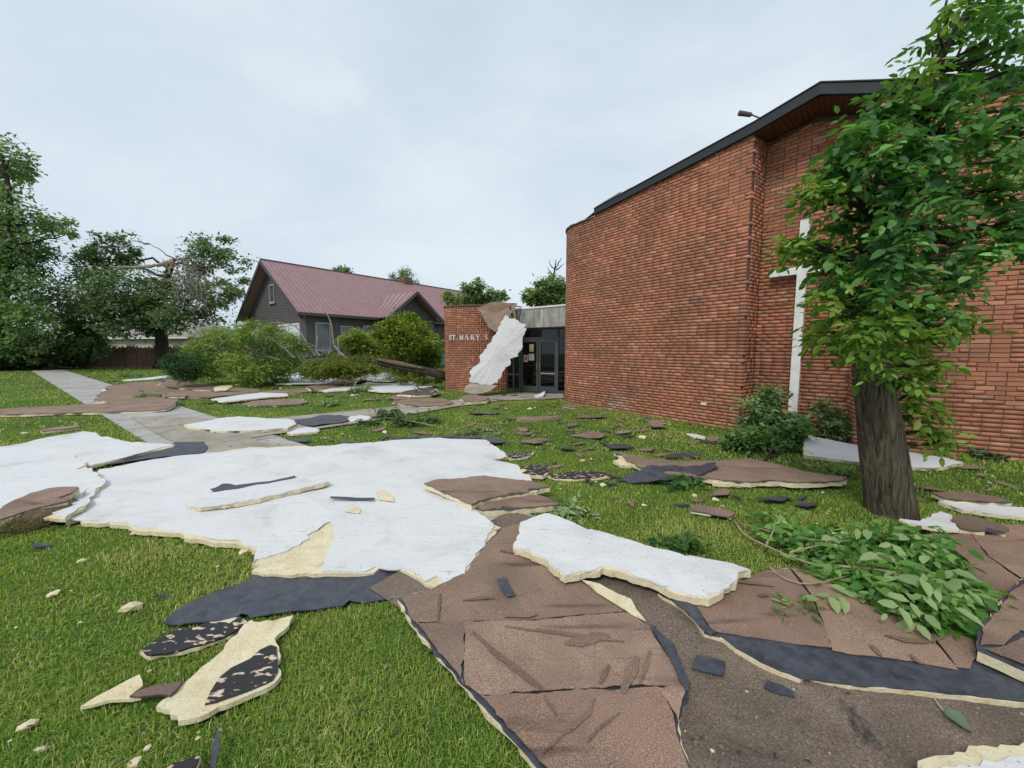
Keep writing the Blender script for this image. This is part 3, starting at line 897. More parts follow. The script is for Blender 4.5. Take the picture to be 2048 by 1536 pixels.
panel('white_roof_panel', 'white roof panel at the left edge whose foam rim lies over blue-black membrane', W_, 'W',
      [(-160,930),(-60,905),(0,893),(55,884),(120,870),(170,862),(195,866),(200,872),(240,880),(262,885),(350,889),(300,902),(240,917),(185,929),(120,933),(0,945),(-150,980)], 0.085, 0.035, 0.008, warp=0.015)
panel('white_roof_panel', 'white roof panel at the left edge overlapping the widest panel, faintly scuffed', W_, 'W',
      [(-150,975),(-40,945),(60,925),(150,909),(168,922),(212,962),(190,985),(172,1010),(130,1036),(60,1030),(-120,1060)], 0.102, 0.03, 0.008, warp=0.012)
panel('foam_strip_panel', 'narrow white foam strip with thick brown underside lying on the widest white panel', W_, 'W',
      [(372,1005,.10),(395,996,.10),(425,984,.10),(500,973,.10),(595,955,.10),(640,957,.11),(658,963,.12),(600,977,.12),(520,996,.12),(450,1008,.12),(400,1013,.12)], 0.11, 0.035, 0.006, hole=False)
panel('membrane_scrap', 'long black tear of membrane beside the narrow strip on the widest white panel', 'scrap', 'K',
      [(420,978),(445,967),(470,970),(540,962),(590,951),(597,956),(560,966),(500,975),(445,983),(425,985)], 0.088, hole=False)
panel('membrane_scrap', 'thin black sliver in a crack of the widest white panel', 'scrap', 'K', [(660,993),(700,994),(750,996),(748,999),(700,998),(662,996)], 0.088, hole=False, jag=.002)
panel('white_roof_panel', 'long white roof panel with thick yellow foam edge propped on brown roofing', W_, 'W',
      [(1040,1042),(1075,1031),(1097,1027),(1150,1045),(1220,1068),(1290,1091),(1370,1112),(1430,1115),(1470,1124),(1502,1139),(1476,1143),(1474,1160),(1440,1186),(1418,1195),(1375,1185),(1330,1172),(1260,1148),(1205,1131),(1190,1138),(1165,1141),(1130,1151),(1108,1135),(1095,1117),(1060,1102),(1027,1089),(1036,1068)],
      0.135, 0.045, 0.009, warp=0.020, shrink=0.005)
# --- brown sheets of the foreground
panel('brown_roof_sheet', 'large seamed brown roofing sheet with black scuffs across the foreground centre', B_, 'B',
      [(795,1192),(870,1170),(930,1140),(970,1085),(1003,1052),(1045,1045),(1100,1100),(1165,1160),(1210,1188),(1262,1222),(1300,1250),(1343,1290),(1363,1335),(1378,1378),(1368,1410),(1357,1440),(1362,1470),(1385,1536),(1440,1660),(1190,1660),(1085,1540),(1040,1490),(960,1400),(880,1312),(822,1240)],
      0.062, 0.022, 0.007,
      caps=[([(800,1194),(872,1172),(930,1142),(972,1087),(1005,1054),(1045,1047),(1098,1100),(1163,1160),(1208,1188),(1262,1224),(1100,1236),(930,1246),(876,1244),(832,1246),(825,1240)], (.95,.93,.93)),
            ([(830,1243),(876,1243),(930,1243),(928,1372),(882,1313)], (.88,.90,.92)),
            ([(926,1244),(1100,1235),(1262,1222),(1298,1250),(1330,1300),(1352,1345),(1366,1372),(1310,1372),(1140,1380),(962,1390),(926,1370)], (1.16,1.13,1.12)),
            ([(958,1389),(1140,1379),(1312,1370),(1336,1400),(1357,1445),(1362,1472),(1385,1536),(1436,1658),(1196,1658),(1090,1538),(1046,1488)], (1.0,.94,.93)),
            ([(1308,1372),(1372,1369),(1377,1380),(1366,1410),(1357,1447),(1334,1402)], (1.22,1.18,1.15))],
      extra=[('tar_strip', 'mem', [(995,1158),(1011,1153),(1022,1175),(1031,1190),(1015,1193),(1004,1180)], .078),
             ('foam_strip', 'foam', [(1163,1158),(1200,1167),(1238,1188),(1262,1198),(1272,1218),(1292,1242),(1262,1228),(1235,1210),(1195,1185)], .075),
             ('torn_edge', 'mem', [(1300,1248),(1325,1268),(1346,1285),(1355,1305),(1368,1340),(1379,1368),(1376,1384),(1364,1368),(1352,1342),(1336,1310),(1318,1280)], .080),
             scuff([(945,1262),(985,1300),(1030,1335),(1065,1362),(1090,1380)], 14, .0735, 0.70), scuff([(1090,1395),(1105,1415),(1112,1430)], 9, .0735, 0.70), scuff([(1010,1252),(1090,1262),(1170,1272),(1250,1282)], 7, .0735, 0.75),
             scuff([(1130,1285),(1160,1282),(1195,1272),(1220,1270)], 22, .0735, 0.80), scuff([(1275,1312),(1262,1345),(1245,1385)], 26, .0735, 0.82), scuff([(1300,1300),(1290,1335),(1280,1365)], 12, .0735, 0.78), scuff([(1218,1328),(1208,1348),(1200,1366)], 12, .0735, 0.70),
             scuff([(1190,1395),(1178,1425),(1150,1450),(1125,1470)], 12, .0735, 0.80), scuff([(1240,1425),(1205,1450),(1185,1470),(1175,1485)], 8, .0735, 0.62), scuff([(1125,1470),(1105,1490),(1085,1505)], 6, .0735, 0.75),
             scuff([(925,1200),(960,1196),(990,1196)], 7, .0735, 0.65), scuff([(1010,1232),(1050,1228),(1075,1226)], 14, .0735, 0.85), scuff([(880,1185),(878,1215),(876,1240)], 5, .0735, 0.65), scuff([(1000,1100),(1030,1104),(1055,1103)], 6, .0735, 0.75)])
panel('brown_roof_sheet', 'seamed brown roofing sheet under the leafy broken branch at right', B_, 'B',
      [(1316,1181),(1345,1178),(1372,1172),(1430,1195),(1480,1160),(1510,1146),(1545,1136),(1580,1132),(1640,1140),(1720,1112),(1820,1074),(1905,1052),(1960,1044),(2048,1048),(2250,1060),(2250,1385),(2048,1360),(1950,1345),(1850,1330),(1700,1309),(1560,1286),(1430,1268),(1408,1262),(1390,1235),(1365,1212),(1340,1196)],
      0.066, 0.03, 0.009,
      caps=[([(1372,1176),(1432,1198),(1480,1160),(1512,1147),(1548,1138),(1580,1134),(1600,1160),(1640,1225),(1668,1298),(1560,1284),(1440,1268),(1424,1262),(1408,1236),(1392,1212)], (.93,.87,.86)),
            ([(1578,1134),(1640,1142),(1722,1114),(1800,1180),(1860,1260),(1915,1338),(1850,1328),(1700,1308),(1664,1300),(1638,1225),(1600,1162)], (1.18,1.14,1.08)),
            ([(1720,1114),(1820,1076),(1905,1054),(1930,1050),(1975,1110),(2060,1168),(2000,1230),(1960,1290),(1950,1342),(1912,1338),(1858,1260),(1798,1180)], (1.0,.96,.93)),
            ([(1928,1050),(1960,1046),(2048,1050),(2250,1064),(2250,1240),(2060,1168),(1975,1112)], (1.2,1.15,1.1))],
      extra=[('torn_edge', 'mem', [(1332,1184),(1368,1178),(1375,1196),(1402,1222),(1412,1248),(1432,1264),(1420,1270),(1398,1250),(1376,1226),(1352,1208)], .074),
             scuff([(1820,1240),(1850,1262),(1870,1285)], 12, .0775, 0.70), scuff([(1770,1270),(1810,1280),(1855,1282),(1890,1275)], 9, .0775, 0.70), scuff([(1740,1290),(1752,1300),(1764,1312)], 9, .0775, 0.65), scuff([(1820,1308),(1830,1318),(1842,1326)], 7, .0775, 0.65), scuff([(1515,1190),(1525,1190),(1537,1190)], 8, .0775, 0.60),
             scuff([(1900,1165),(1940,1172),(1975,1182)], 10, .0790, 0.70), scuff([(1900,1195),(1940,1198),(1978,1200)], 9, .0790, 0.70), scuff([(1450,1160),(1500,1165),(1550,1172)], 6, .0775, 0.80)])
panel('foam_roof_panel', 'black-topped foam board with a long yellow edge running to the right side', W_, 'M',
      [(1432,1266),(1470,1296),(1520,1325),(1560,1342),(1600,1356),(1700,1368),(1850,1382),(2048,1404),(2250,1430),(2250,1372),(2048,1356),(1950,1341),(1850,1326),(1700,1305),(1560,1282)], 0.058, 0.05, 0.0033)
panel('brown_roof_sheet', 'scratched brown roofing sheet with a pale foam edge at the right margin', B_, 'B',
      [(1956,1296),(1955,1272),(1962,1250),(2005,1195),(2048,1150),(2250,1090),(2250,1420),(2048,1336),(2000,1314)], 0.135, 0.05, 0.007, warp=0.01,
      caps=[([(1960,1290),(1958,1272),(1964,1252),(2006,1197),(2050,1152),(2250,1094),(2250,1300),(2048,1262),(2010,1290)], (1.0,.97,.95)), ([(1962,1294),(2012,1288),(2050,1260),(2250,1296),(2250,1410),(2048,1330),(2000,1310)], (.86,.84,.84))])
panel('white_roof_panel', 'white sheet with broken yellow rim in the lower right corner', W_, 'W',
      [(1812,1545),(1850,1512),(1890,1505),(1932,1498),(1938,1484),(2048,1479),(2260,1475),(2260,1720),(1760,1720)], 0.10, 0.05, 0.010,
      facer=[(1840,1548),(1880,1530),(1955,1528),(1965,1516),(2048,1512),(2260,1505),(2260,1715),(1790,1715)])
panel('membrane_sheet', 'blue-black membrane sheet sticking out below the widest white panel', 'membrane', 'K',
      [(326,1246),(345,1228),(370,1211),(430,1186),(500,1160),(508,1138),(640,1135),(800,1132),(872,1164),(845,1178),(808,1191),(730,1204),(650,1216),(570,1226),(500,1236),(420,1243),(345,1251)], 0.03, jag=.004, warp=.012)
panel('spotted_roof_panel', 'small black speckled foam board just below the blue-black sheet', W_, 'S',
      [(279,1300),(310,1280),(345,1262),(410,1245),(480,1232),(493,1246),(460,1268),(400,1290),(362,1300),(300,1310)], 0.045, 0.018, 0.010)
panel('foam_board', 'long pale yellow foam board with a black speckled patch on the near lawn', 'foam board', 'Y',
      [(312,1410),(345,1385),(380,1352),(420,1320),(450,1285),(480,1256),(502,1238),(545,1241),(587,1232),(578,1252),(556,1268),(558,1300),(562,1340),(550,1362),(490,1390),(420,1422),(356,1438),(340,1424)], 0.055, 0.024, 0.010, warp=.02,
      extra=[('membrane_patch', 'spot', [(409,1405),(420,1378),(440,1346),(462,1328),(500,1312),(520,1296),(541,1287),(553,1291),(555,1315),(556,1340),(545,1357),(490,1380),(432,1401)], .062)])
panel('foam_shard', 'pointed pale foam shard left of the long yellow foam board', 'foam board', 'Y', [(160,1414),(195,1392),(230,1375),(279,1351),(286,1373),(264,1390),(282,1396),(235,1401)], 0.045, 0.014, 0.005, warp=.01)
panel('brown_shard', 'dark brown roofing shard between pointed foam shard and long foam board', 'scrap', 'C', [(259,1391),(282,1380),(302,1372),(363,1362),(355,1376),(340,1389),(300,1390)], 0.062, tint=(.75,.72,.78))
# --- middle distance
panel('brown_roof_panel', 'brown four-cornered roof panel lifted on the right end of the widest white panel', W_, 'B',
      [(848,965,.15),(872,958,.15),(970,951,.16),(1060,961,.15),(1100,972,.14),(1050,984,.13),(1000,991,.13),(960,1000,.13),(943,1008,.13),(900,988,.14)], 0.14, 0.045, 0.005)
panel('brown_roof_panel', 'flat brown panel with cream edge tucked under the lifted brown panel', W_, 'B',
      [(955,1012),(1000,996),(1060,987),(1095,994),(1120,1006),(1090,1011),(1050,1014),(1000,1017),(965,1020)], 0.085, 0.05, 0.005)
panel('brown_roof_panel', 'long brown roof panel in front of the bush, partly under black membrane', W_, 'B',
      [(1228,901),(1262,909),(1300,916),(1350,922),(1420,920),(1490,917),(1560,929),(1620,943),(1694,955),(1685,962),(1600,965),(1560,960),(1490,962),(1420,955),(1340,948),(1285,934),(1250,918)], 0.11, 0.05, 0.007, warp=.015)
panel('membrane_flap', 'crumpled black membrane flap folded over the long brown panel', 'membrane', 'K',
      [(1232,962,.03),(1262,948,.06),(1300,934,.135),(1350,930,.15),(1400,930,.14),(1432,926,.14),(1437,936,.14),(1405,948,.135),(1372,958,.10),(1310,966,.04),(1260,967,.02)], 0.1, warp=.04)
panel('white_roof_panel', 'white roof panel leaning behind the tree trunk beside the bush', W_, 'W',
      [(1609,910,.06),(1607,890,.13),(1612,868,.20),(1625,873,.18),(1720,891,.08),(1830,905,.06),(1882,912,.06),(1927,925,.06),(1885,934,.06),(1830,934,.06),(1725,924,.06),(1660,916,.06)], 0.07, 0.04, 0.007)
panel('white_roof_panel', 'small white curved panel right of the tree trunk foot', W_, 'W',
      [(1798,1037),(1840,1041),(1862,1027),(1880,1023),(1905,1030),(1919,1060),(1895,1060),(1872,1058),(1835,1050)], 0.11, 0.02, 0.005, warp=.02)
panel('brown_plank', 'dark brown roofing plank beside the small white curved panel', 'scrap', 'B',
      [(1905,1032),(1925,1027),(1970,1038),(2018,1054),(2012,1063),(1970,1060),(1920,1055),(1912,1045)], 0.12, 0.03, 0.005, tint=(.7,.7,.7))
panel('white_roof_panel', 'long white strip on the grass at the right margin behind the tree', W_, 'W',
      [(1876,1002),(1905,1000),(1960,1007),(2048,1014),(2200,1024),(2200,1050),(2048,1033),(1985,1026),(1925,1018)], 0.06, 0.03, 0.006)
panel('brown_plank', 'weathered brown plank lying on the long white strip right of the trunk', 'scrap', 'B',
      [(1863,985),(1900,982),(1945,984),(2000,994),(2024,1003),(1985,1003),(1930,1000),(1890,996)], 0.10, 0.03, 0.005, tint=(.8,.78,.75))
panel('brown_roof_strip', 'long narrow brown roofing strip crossing the pavement at the left edge', B_, 'B',
      [(-120,826),(0,818),(80,813),(150,810),(230,806),(300,800),(332,797,.10),(356,799,.16),(350,806,.14),(330,818,.10),(280,822),(205,824),(100,826),(0,829),(-120,838)], 0.075, 0.04, 0.006)
panel('brown_plank', 'small brown plank with cream edge on the lawn left of the pavement', 'scrap', 'B', [(80,860),(110,854),(155,850),(159,853),(130,858),(85,863)], 0.06, 0.03, 0.004)
panel('membrane_sheet', 'flat blue-black membrane on the pavement between two white panels', 'membrane', 'K',
      [(185,932),(250,915),(300,903),(345,890),(352,884),(408,883),(413,898),(402,906),(380,908),(330,913),(260,922)], 0.05, jag=.006)
panel('brown_roof_panel', 'brown roof panel with torn sod beneath at the left edge', W_, 'B',
      [(-60,1040,.16),(0,1018,.17),(30,998,.18),(60,985,.18),(95,976,.18),(158,974,.19),(142,986,.18),(118,993,.18),(136,1001,.16),(100,1010,.16),(50,1022,.15),(0,1038,.15)], 0.17, 0.05, 0.007, warp=.015)
panel('white_roof_panel', 'pointed white panel lying across the walk to the entrance', W_, 'W',
      [(368,849),(400,844),(440,836),(480,832),(530,836),(580,838),(592,848),(575,856),(530,859),(480,861),(420,860),(395,856)], 0.08, 0.035, 0.008)
panel('membrane_sheet', 'dark wrinkled membrane next to the pointed white panel on the walk', 'membrane', 'K', [(578,840),(610,836),(640,832),(680,830),(700,833),(696,842),(660,847),(625,852),(600,848)], 0.06, warp=.03)
panel('white_scrap', 'white foam scrap on the grass below the dark wrinkled membrane', 'scrap', 'W', [(574,865),(595,857),(615,854),(637,856),(635,863),(605,866),(585,868)], 0.06, 0.03, 0.006)
panel('white_scrap', 'white scrap poking out right of the dark wrinkled membrane', 'scrap', 'W', [(696,834),(720,830),(740,833),(738,838),(712,843),(698,842)], 0.05, 0.03, 0.006)
panel('white_roof_panel', 'slim white panel lying on the brown sheets near the pavement fork', W_, 'W', [(422,798),(445,795),(480,790),(522,785),(576,787),(577,791),(545,793),(500,798),(445,804)], 0.09, 0.03, 0.006)
panel('brown_roof_sheet', 'brown sheet on the grass below the slim white panel', B_, 'B', [(484,808),(510,801),(560,798),(602,797),(618,804),(600,808),(550,811),(510,811)], 0.05, 0.02, 0.006)
panel('brown_roof_sheet', 'widest brown sheet lying over the far pavement', B_, 'B',
      [(190,801),(205,786),(216,772),(262,766),(300,762),(360,769),(420,776),(500,779),(520,783),(470,789),(400,795),(330,798),(270,804),(225,806)], 0.05, 0.02, 0.008)
panel('brown_roof_panel', 'brown panel lifted at one end beside the young pine', W_, 'B',
      [(318,769,.12),(328,757,.22),(372,761,.16),(430,772,.1),(522,778,.07),(480,782,.07),(420,781,.08),(360,776,.1)], 0.1, 0.03, 0.006)
panel('brown_plank', 'short brown plank lying on the widest far brown sheet', 'scrap', 'B', [(318,786),(345,785),(371,788),(369,793),(345,793),(325,791)], 0.12, 0.04, 0.005)
panel('foam_block', 'pale foam block on the brown debris over the far pavement', 'foam board', 'Y', [(428,775),(440,771),(458,770),(464,773),(452,780),(434,781)], 0.12, 0.04, 0.006)
panel('white_scrap', 'narrow white strip on the grass left of the young pine', 'scrap', 'W', [(244,760),(290,756),(338,750),(336,755),(300,759),(262,761)], 0.05, 0.02, 0.006)
panel('foam_strip_panel', 'ragged cream foam strips along the near rim of the widest far brown sheet', W_, 'Y', [(196,798),(215,790),(232,795),(270,800),(330,795),(332,799),(270,806),(225,808),(205,803)], 0.045, 0.02, 0.012)
panel('brown_roof_sheet', 'brown sheet stretched along the grass behind the slim white panel', B_, 'B', [(520,783),(570,779),(620,776),(672,771),(700,773),(640,782),(575,786),(530,787)], 0.05, 0.02, 0.008)
panel('white_roof_panel', 'oblong white panel in front of the fallen tree boughs', W_, 'W', [(533,760),(545,752),(600,751),(660,756),(712,760),(690,764),(640,767),(580,768),(548,767)], 0.10, 0.04, 0.008)
panel('white_roof_panel', 'thin white panel just under the fallen tree boughs', W_, 'W', [(563,748),(600,744),(650,745),(692,751),(650,753),(600,752)], 0.10, 0.03, 0.008)
panel('brown_roof_sheet', 'ridged brown sheet between the white panels before the fallen trunk', B_, 'B', [(612,773),(650,767),(690,757),(716,754,.2),(724,760,.16),(702,770),(660,775),(628,781)], 0.1, 0.03, 0.006)
panel('white_roof_panel', 'domed white panel closest to the fallen trunk', W_, 'W', [(708,757),(732,748),(776,746),(796,752),(806,759),(780,762),(745,761)], 0.2, 0.04, 0.008, warp=.02)
panel('white_roof_panel', 'broad white panel on the lawn left of the brick entrance wall', W_, 'W', [(722,771),(735,764),(775,761),(820,763),(868,772),(850,777),(826,781),(790,784),(755,783),(735,779)], 0.09, 0.03, 0.008)
panel('white_roof_panel', 'long white sliver left of the broad white panel', W_, 'W', [(618,781),(660,776),(700,771),(738,768),(734,776),(700,780),(655,783)], 0.06, 0.03, 0.008)
panel('membrane_heap', 'heap of black speckled membrane before the brick entrance wall', 'membrane', 'S', [(793,788),(812,781),(840,776),(868,775),(880,783),(862,790),(830,792)], 0.14, 0.05, 0.01, warp=.05)
panel('brown_roof_sheet', 'brown sheet lying on the walk close to the entrance', B_, 'B', [(784,804),(815,798),(842,794),(890,797),(908,805),(882,811),(850,813),(820,810)], 0.07, 0.025, 0.006)
panel('brown_shard', 'thin brown shard on the grass behind the sheet on the walk', 'scrap', 'B', [(774,794),(800,791),(828,793),(818,797),(788,798)], 0.05, 0.02, 0.005)
panel('brown_roof_panel', 'stack of brown roofing at the foot of the leaning white board', W_, 'B', [(920,796),(932,790),(955,789),(978,795),(974,801),(940,803)], 0.12, 0.07, 0.008)
panel('spotted_roof_panel', 'black speckled board with cream rim at the right of the widest white panel', W_, 'S', [(1040,934),(1065,929),(1095,930),(1101,937),(1086,950),(1060,949),(1044,945)], 0.08, 0.04, 0.006)
panel('membrane_scrap', 'black scrap with pale rim behind the widest white panel', 'scrap', 'S', [(1012,908),(1035,904),(1068,902),(1062,909),(1040,914),(1020,915)], 0.06, 0.03, 0.006)
panel('membrane_scrap', 'small grey-black scrap at the far corner of the widest white panel', 'scrap', 'K', [(962,878),(985,871),(1008,876),(1012,884),(990,886)], 0.06)
panel('spotted_roof_panel', 'black speckled strip in the grass left of the black membrane flap', W_, 'S', [(1094,951),(1130,945),(1165,941),(1205,943),(1224,951),(1190,956),(1150,958),(1110,956)], 0.045, 0.02, 0.008)
panel('foam_scrap', 'white foam wedge at the left end of the long brown panel', 'foam board', 'Y', [(1226,922),(1240,917),(1258,922),(1270,930),(1240,931)], 0.06, 0.04, 0.006)
panel('foam_rubble', 'crumbled cream foam under the near edge of the long brown panel', 'foam board', 'Y', [(1420,958),(1450,954),(1520,958),(1530,966),(1490,969),(1450,968),(1425,966)], 0.06, 0.04, 0.012)
# --- black and brown scraps with a place of their own
SCR = [('membrane_scrap','dark rectangular membrane scrap lying on the bare dirt','K',(1382,1335),(1388,1318),(1396,1308),(1430,1318),(1451,1326),(1447,1352),(1415,1345)),
 ('membrane_scrap','narrow dark membrane strip on the bare dirt','K',(1528,1373),(1534,1358),(1565,1370),(1590,1384),(1588,1392),(1555,1384)),
 ('brown_shard','tan pointed shard nearest the middle of the lawn','C',(1150,868),(1165,863),(1195,862),(1210,869),(1200,876),(1170,877)),
 ('brown_shard','brown diamond shard just beyond the widest white panel','C',(1034,881),(1055,877),(1095,882),(1085,887),(1055,888)),
 ('stacked_shard','brown shard resting on black membrane in the mid lawn','B',(1038,836),(1065,829),(1095,829),(1112,834),(1095,842),(1065,843)),
 ('brown_shard','ragged brown shard close to the curved brick wall','C',(1150,834),(1165,828),(1200,827),(1208,832),(1190,837),(1165,838)),
 ('membrane_scrap','blue-black scrap on the lawn near the entrance walk','K',(940,826),(960,820),(985,820),(1003,826),(985,831),(955,831)),
 ('brown_shard','brown scrap beyond the tan pointed shard','C',(1226,862),(1240,857),(1268,860),(1260,868),(1240,868)),
 ('brown_shard','two-tone brown sliver in the grass below the brick wall','C',(1292,848),(1315,845),(1332,851),(1322,858),(1300,855)),
 ('membrane_scrap','black scrap left of the long brown panel tip','K',(1210,889),(1230,885),(1262,887),(1272,894),(1245,898),(1220,896)),
 ('brown_shard','rust brown scrap above the long brown panel','C',(1266,898),(1290,892),(1318,897),(1310,903),(1280,903)),
 ('membrane_scrap','black crumpled scrap behind the long brown panel','K',(1332,912),(1350,904),(1385,903),(1408,910),(1390,916),(1355,917)),
 ('brown_shard','long brown plank-like shard in the grass before the tree','B',(1378,1012),(1400,1011),(1440,1017),(1472,1026),(1462,1034),(1420,1028),(1382,1021)),
 ('brown_shard','small brown shard midway between trunk and lifted brown panel','C',(1418,982),(1435,978),(1458,983),(1462,989),(1440,990)),
 ('brown_shard','brown shard just below the right tip of the long brown panel','C',(1585,966),(1605,962),(1630,968),(1625,977),(1600,975)),
 ('membrane_scrap','black scrap in the grass left of the trunk foot','K',(1526,994),(1540,988),(1565,990),(1580,998),(1560,1003),(1540,1000)),
 ('membrane_scrap','black scrap nearest the trunk foot','K',(1582,1008),(1605,1002),(1632,1004),(1638,1012),(1610,1015)),
 ('white_scrap','white stick-like scrap below the brick wall near the bush','W',(1372,865),(1385,866),(1412,872),(1410,876),(1388,873)),
 ('brown_shard','brown scrap right of the white stick-like scrap','C',(1412,876),(1425,871),(1440,874),(1436,881),(1420,882)),
 ('brown_shard','brown scrap under the leafy bough on the mid lawn','C',(826,864),(842,859),(860,861),(855,868),(835,869)),
 ('membrane_scrap','black scrap on the grass by the walk corner','K',(578,880),(595,875),(620,877),(610,884),(588,884)),
 ('membrane_scrap','second black scrap beyond the widest white panel, by the walk','K',(676,886),(700,882),(722,883),(712,889),(690,890)),
 ('membrane_scrap','shiny black scrap on the near lawn at left','K',(58,1094),(72,1086),(95,1084),(97,1091),(78,1098)),
 ('membrane_scrap','dull black scrap in the near grass left of the blue-black sheet','K',(300,1196),(312,1188),(335,1184),(336,1192),(318,1198)),
 ('membrane_scrap','black scrap poking up at the bottom edge of the lawn','K',(420,1536),(424,1500),(436,1462),(441,1475),(436,1510),(432,1540)),
 ('spotted_roof_panel','speckled scrap cut by the bottom edge of the picture','S',(320,1545),(345,1522),(375,1512),(402,1508),(395,1530),(380,1550)),
 ('brown_shard','pair of brown slivers against the curved brick wall','B',(1122,810),(1140,806),(1160,811),(1152,817),(1130,816)),
 ('brown_shard','brown scrap on the far grass left of the shard stack','C',(1030,856),(1048,853),(1062,856),(1050,861),(1035,861)),
 ('brown_shard','brown sliver nearest the shard stack','C',(1034,866),(1050,863),(1068,865),(1058,870),(1040,870)),
 ('brown_shard','small square rusty scrap in the centre of the lawn','C',(1137,846),(1147,843),(1155,848),(1147,854),(1138,853)),
 ('brown_shard','brown strip at the brick wall foot','B',(1290,842),(1312,838),(1332,842),(1322,846),(1300,846)),
 ('membrane_scrap','round black scrap between the tan shards','K',(1122,895),(1135,891),(1152,895),(1145,901),(1128,900)),
 ('membrane_scrap','black scrap half hidden behind the widest white panel','K',(818,880),(845,874),(900,871),(960,871),(965,876),(905,875),(850,879)),
 ('brown_shard','dark wedge of roofing at the left edge of the overlapping white panel','C',(-30,922),(0,924),(24,930),(10,936),(-20,938)),
]
for nm, lb, kd, *px in SCR:
    hh = 0.05
    if 'dirt' in lb: hh = 0.045
    if 'widest white panel' in lb and 'half hidden' in lb: hh = .04
    if 'overlapping' in lb: hh = .135
    if not any(k in lb for k in ('dirt', 'half hidden', 'poking', 'cut by', 'plank-like', 'stick-like')):
        cu, cv = sum(p[0] for p in px)/len(px), sum(p[1] for p in px)/len(px); ru, rv = max(abs(p[0]-cu) for p in px), max(abs(p[1]-cv) for p in px)
        nq = random.randint(5, 7); th = sorted((k + random.uniform(-.38, .38))*6.283/nq for k in range(nq))
        sk = random.uniform(-.6, .6)
        ru *= random.uniform(.8, 1.35); rv *= random.uniform(.5, .95); hh = .036
        px = [(cu + ru*(math.cos(a)*q + sk*math.sin(a)*q), cv + rv*math.sin(a)*q, hh + random.uniform(-.012, .03)) for a, q in ((a, random.uniform(.62, 1.22)) for a in th)]
    panel(nm, lb, 'scrap', kd, px, hh, 0.014, 0.003, warp=.02, tint=(random.uniform(.8, 1.25),)*3)
# --- loose foam chunks: the larger ones singly named, the crumbs as look-alikes
def chunk_mesh(seed, fl=0.45):
    rd = random.Random(seed); bm = bmesh.new()
    bmesh.ops.create_icosphere(bm, subdivisions=1, radius=0.5)
    ax = rd.uniform(.5, 1)
    for v in bm.verts:
        k = rd.uniform(.72, 1.2); v.co = Vector((v.co.x*k, v.co.y*k*ax, max(-.18, v.co.z*fl*k)))
    me = bpy.data.meshes.new('foam_crumb'); bm.to_mesh(me); bm.free(); me.materials.append(M['foam']); return me
CHM = [chunk_mesh(i) for i in range(7)]
def chunk(name, label, px, py, wpx, z=0.012, group=None, rot=None):
    x, y = G(px, py, z); s = .72*wpx*math.hypot(x, y)/FPX
    o = link(name, random.choice(CHM)); o.location = (x, y, z + 0.1*s)
    o.scale = (s, s, s*random.uniform(.7, 1.1)); o.rotation_euler = (random.uniform(-.2, .2), random.uniform(-.2, .2), random.uniform(0, 6.3) if rot is None else rot)
    return tag(o, label, 'foam', group)
for lb, px, py, w in (('rounded yellow foam chunk at the left of the near lawn',106,1190,24),('boat-shaped orange foam chunk in the near grass',261,1219,46),('slim white foam sliver in the near grass',165,1123,18),
    ('yellow foam lump against the near rim of the widest white panel',266,1069,15),('yellow foam chunk in the lower left corner grass',55,1455,36),('cream foam chunk close to the lower left corner',80,1501,20),
    ('white foam bit left of the bottom black scrap',294,1497,16),('cream foam bit just above the bottom black scrap',396,1477,13),('upright white foam bit below the speckled board',374,1306,14),('tan foam chunk cut by the bottom edge',270,1528,28),
    ('crumbly cream foam pile at the notch of the widest white panel',487,1106,26),('white foam chip on the seamed foreground sheet',973,1112,10),('white foam lump in the grass beyond the propped white panel',1287,1011,17),
    ('wedge of yellow foam in the grass before the black flap',1206,972,26),('flat cream foam flake in the mid lawn, left one',1165,924,28),('flat cream foam flake under the black scrap',1284,876,26),
    ('cream foam block on the grass before the trunk',1432,1001,22),('cream foam block left of the cream block before the trunk',1388,992,16),('tan pebble of foam on the bare dirt',1424,1502,14),('pale foam chip on the bare dirt near the tan pebble',1370,1463,9),
    ('round cream foam lump at the left lawn edge beside the white panel',50,869,14),('cream foam flake on the lawn near the entrance walk',1060,819,20),('white foam flake by the leafy bough',770,866,24),('cream flake in the lawn strip below the brown sheet',705,793,18)):
    chunk('foam_chunk', lb, px, py, w, 0.035 if 'dirt' in lb or 'seamed' in lb else .012)
cr_n = 0
for px0, px1, py0, py1, n, where in ((900,1460,806,905,46,'on the lawn below the curved brick wall'),(1080,1500,900,1030,34,'in the grass around the long brown panel'),(560,900,775,800,14,'on the grass strip before the fallen tree'),
    (600,860,850,885,10,'in the grass beside the leafy bough'),(1500,1720,960,1060,12,'in the grass left of the near trunk'),(1840,2040,925,985,8,'on the grass right of the near tree'),(20,500,1080,1500,14,'in the near grass at lower left'),(840,1000,1250,1300,2,'in the grass left of the seamed foreground sheet')):
    k = 0
    while k < n:
        px, py = random.uniform(px0, px1), random.uniform(py0, py1)
        x, y = G(px, py)
        q = np.array([(x, y)])
        if any(inpoly(q, A)[0] for A in LAWN_HOLES): k += 1; continue
        if (Vector((x, y)) - Cn).dot(-AIN) < 0.3 and y > 5: k += 1; continue
        chunk('foam_crumb', 'tiny pale foam crumb ' + where, px, py, random.uniform(4, 10), group='tiny foam crumbs in the grass'); k += 1

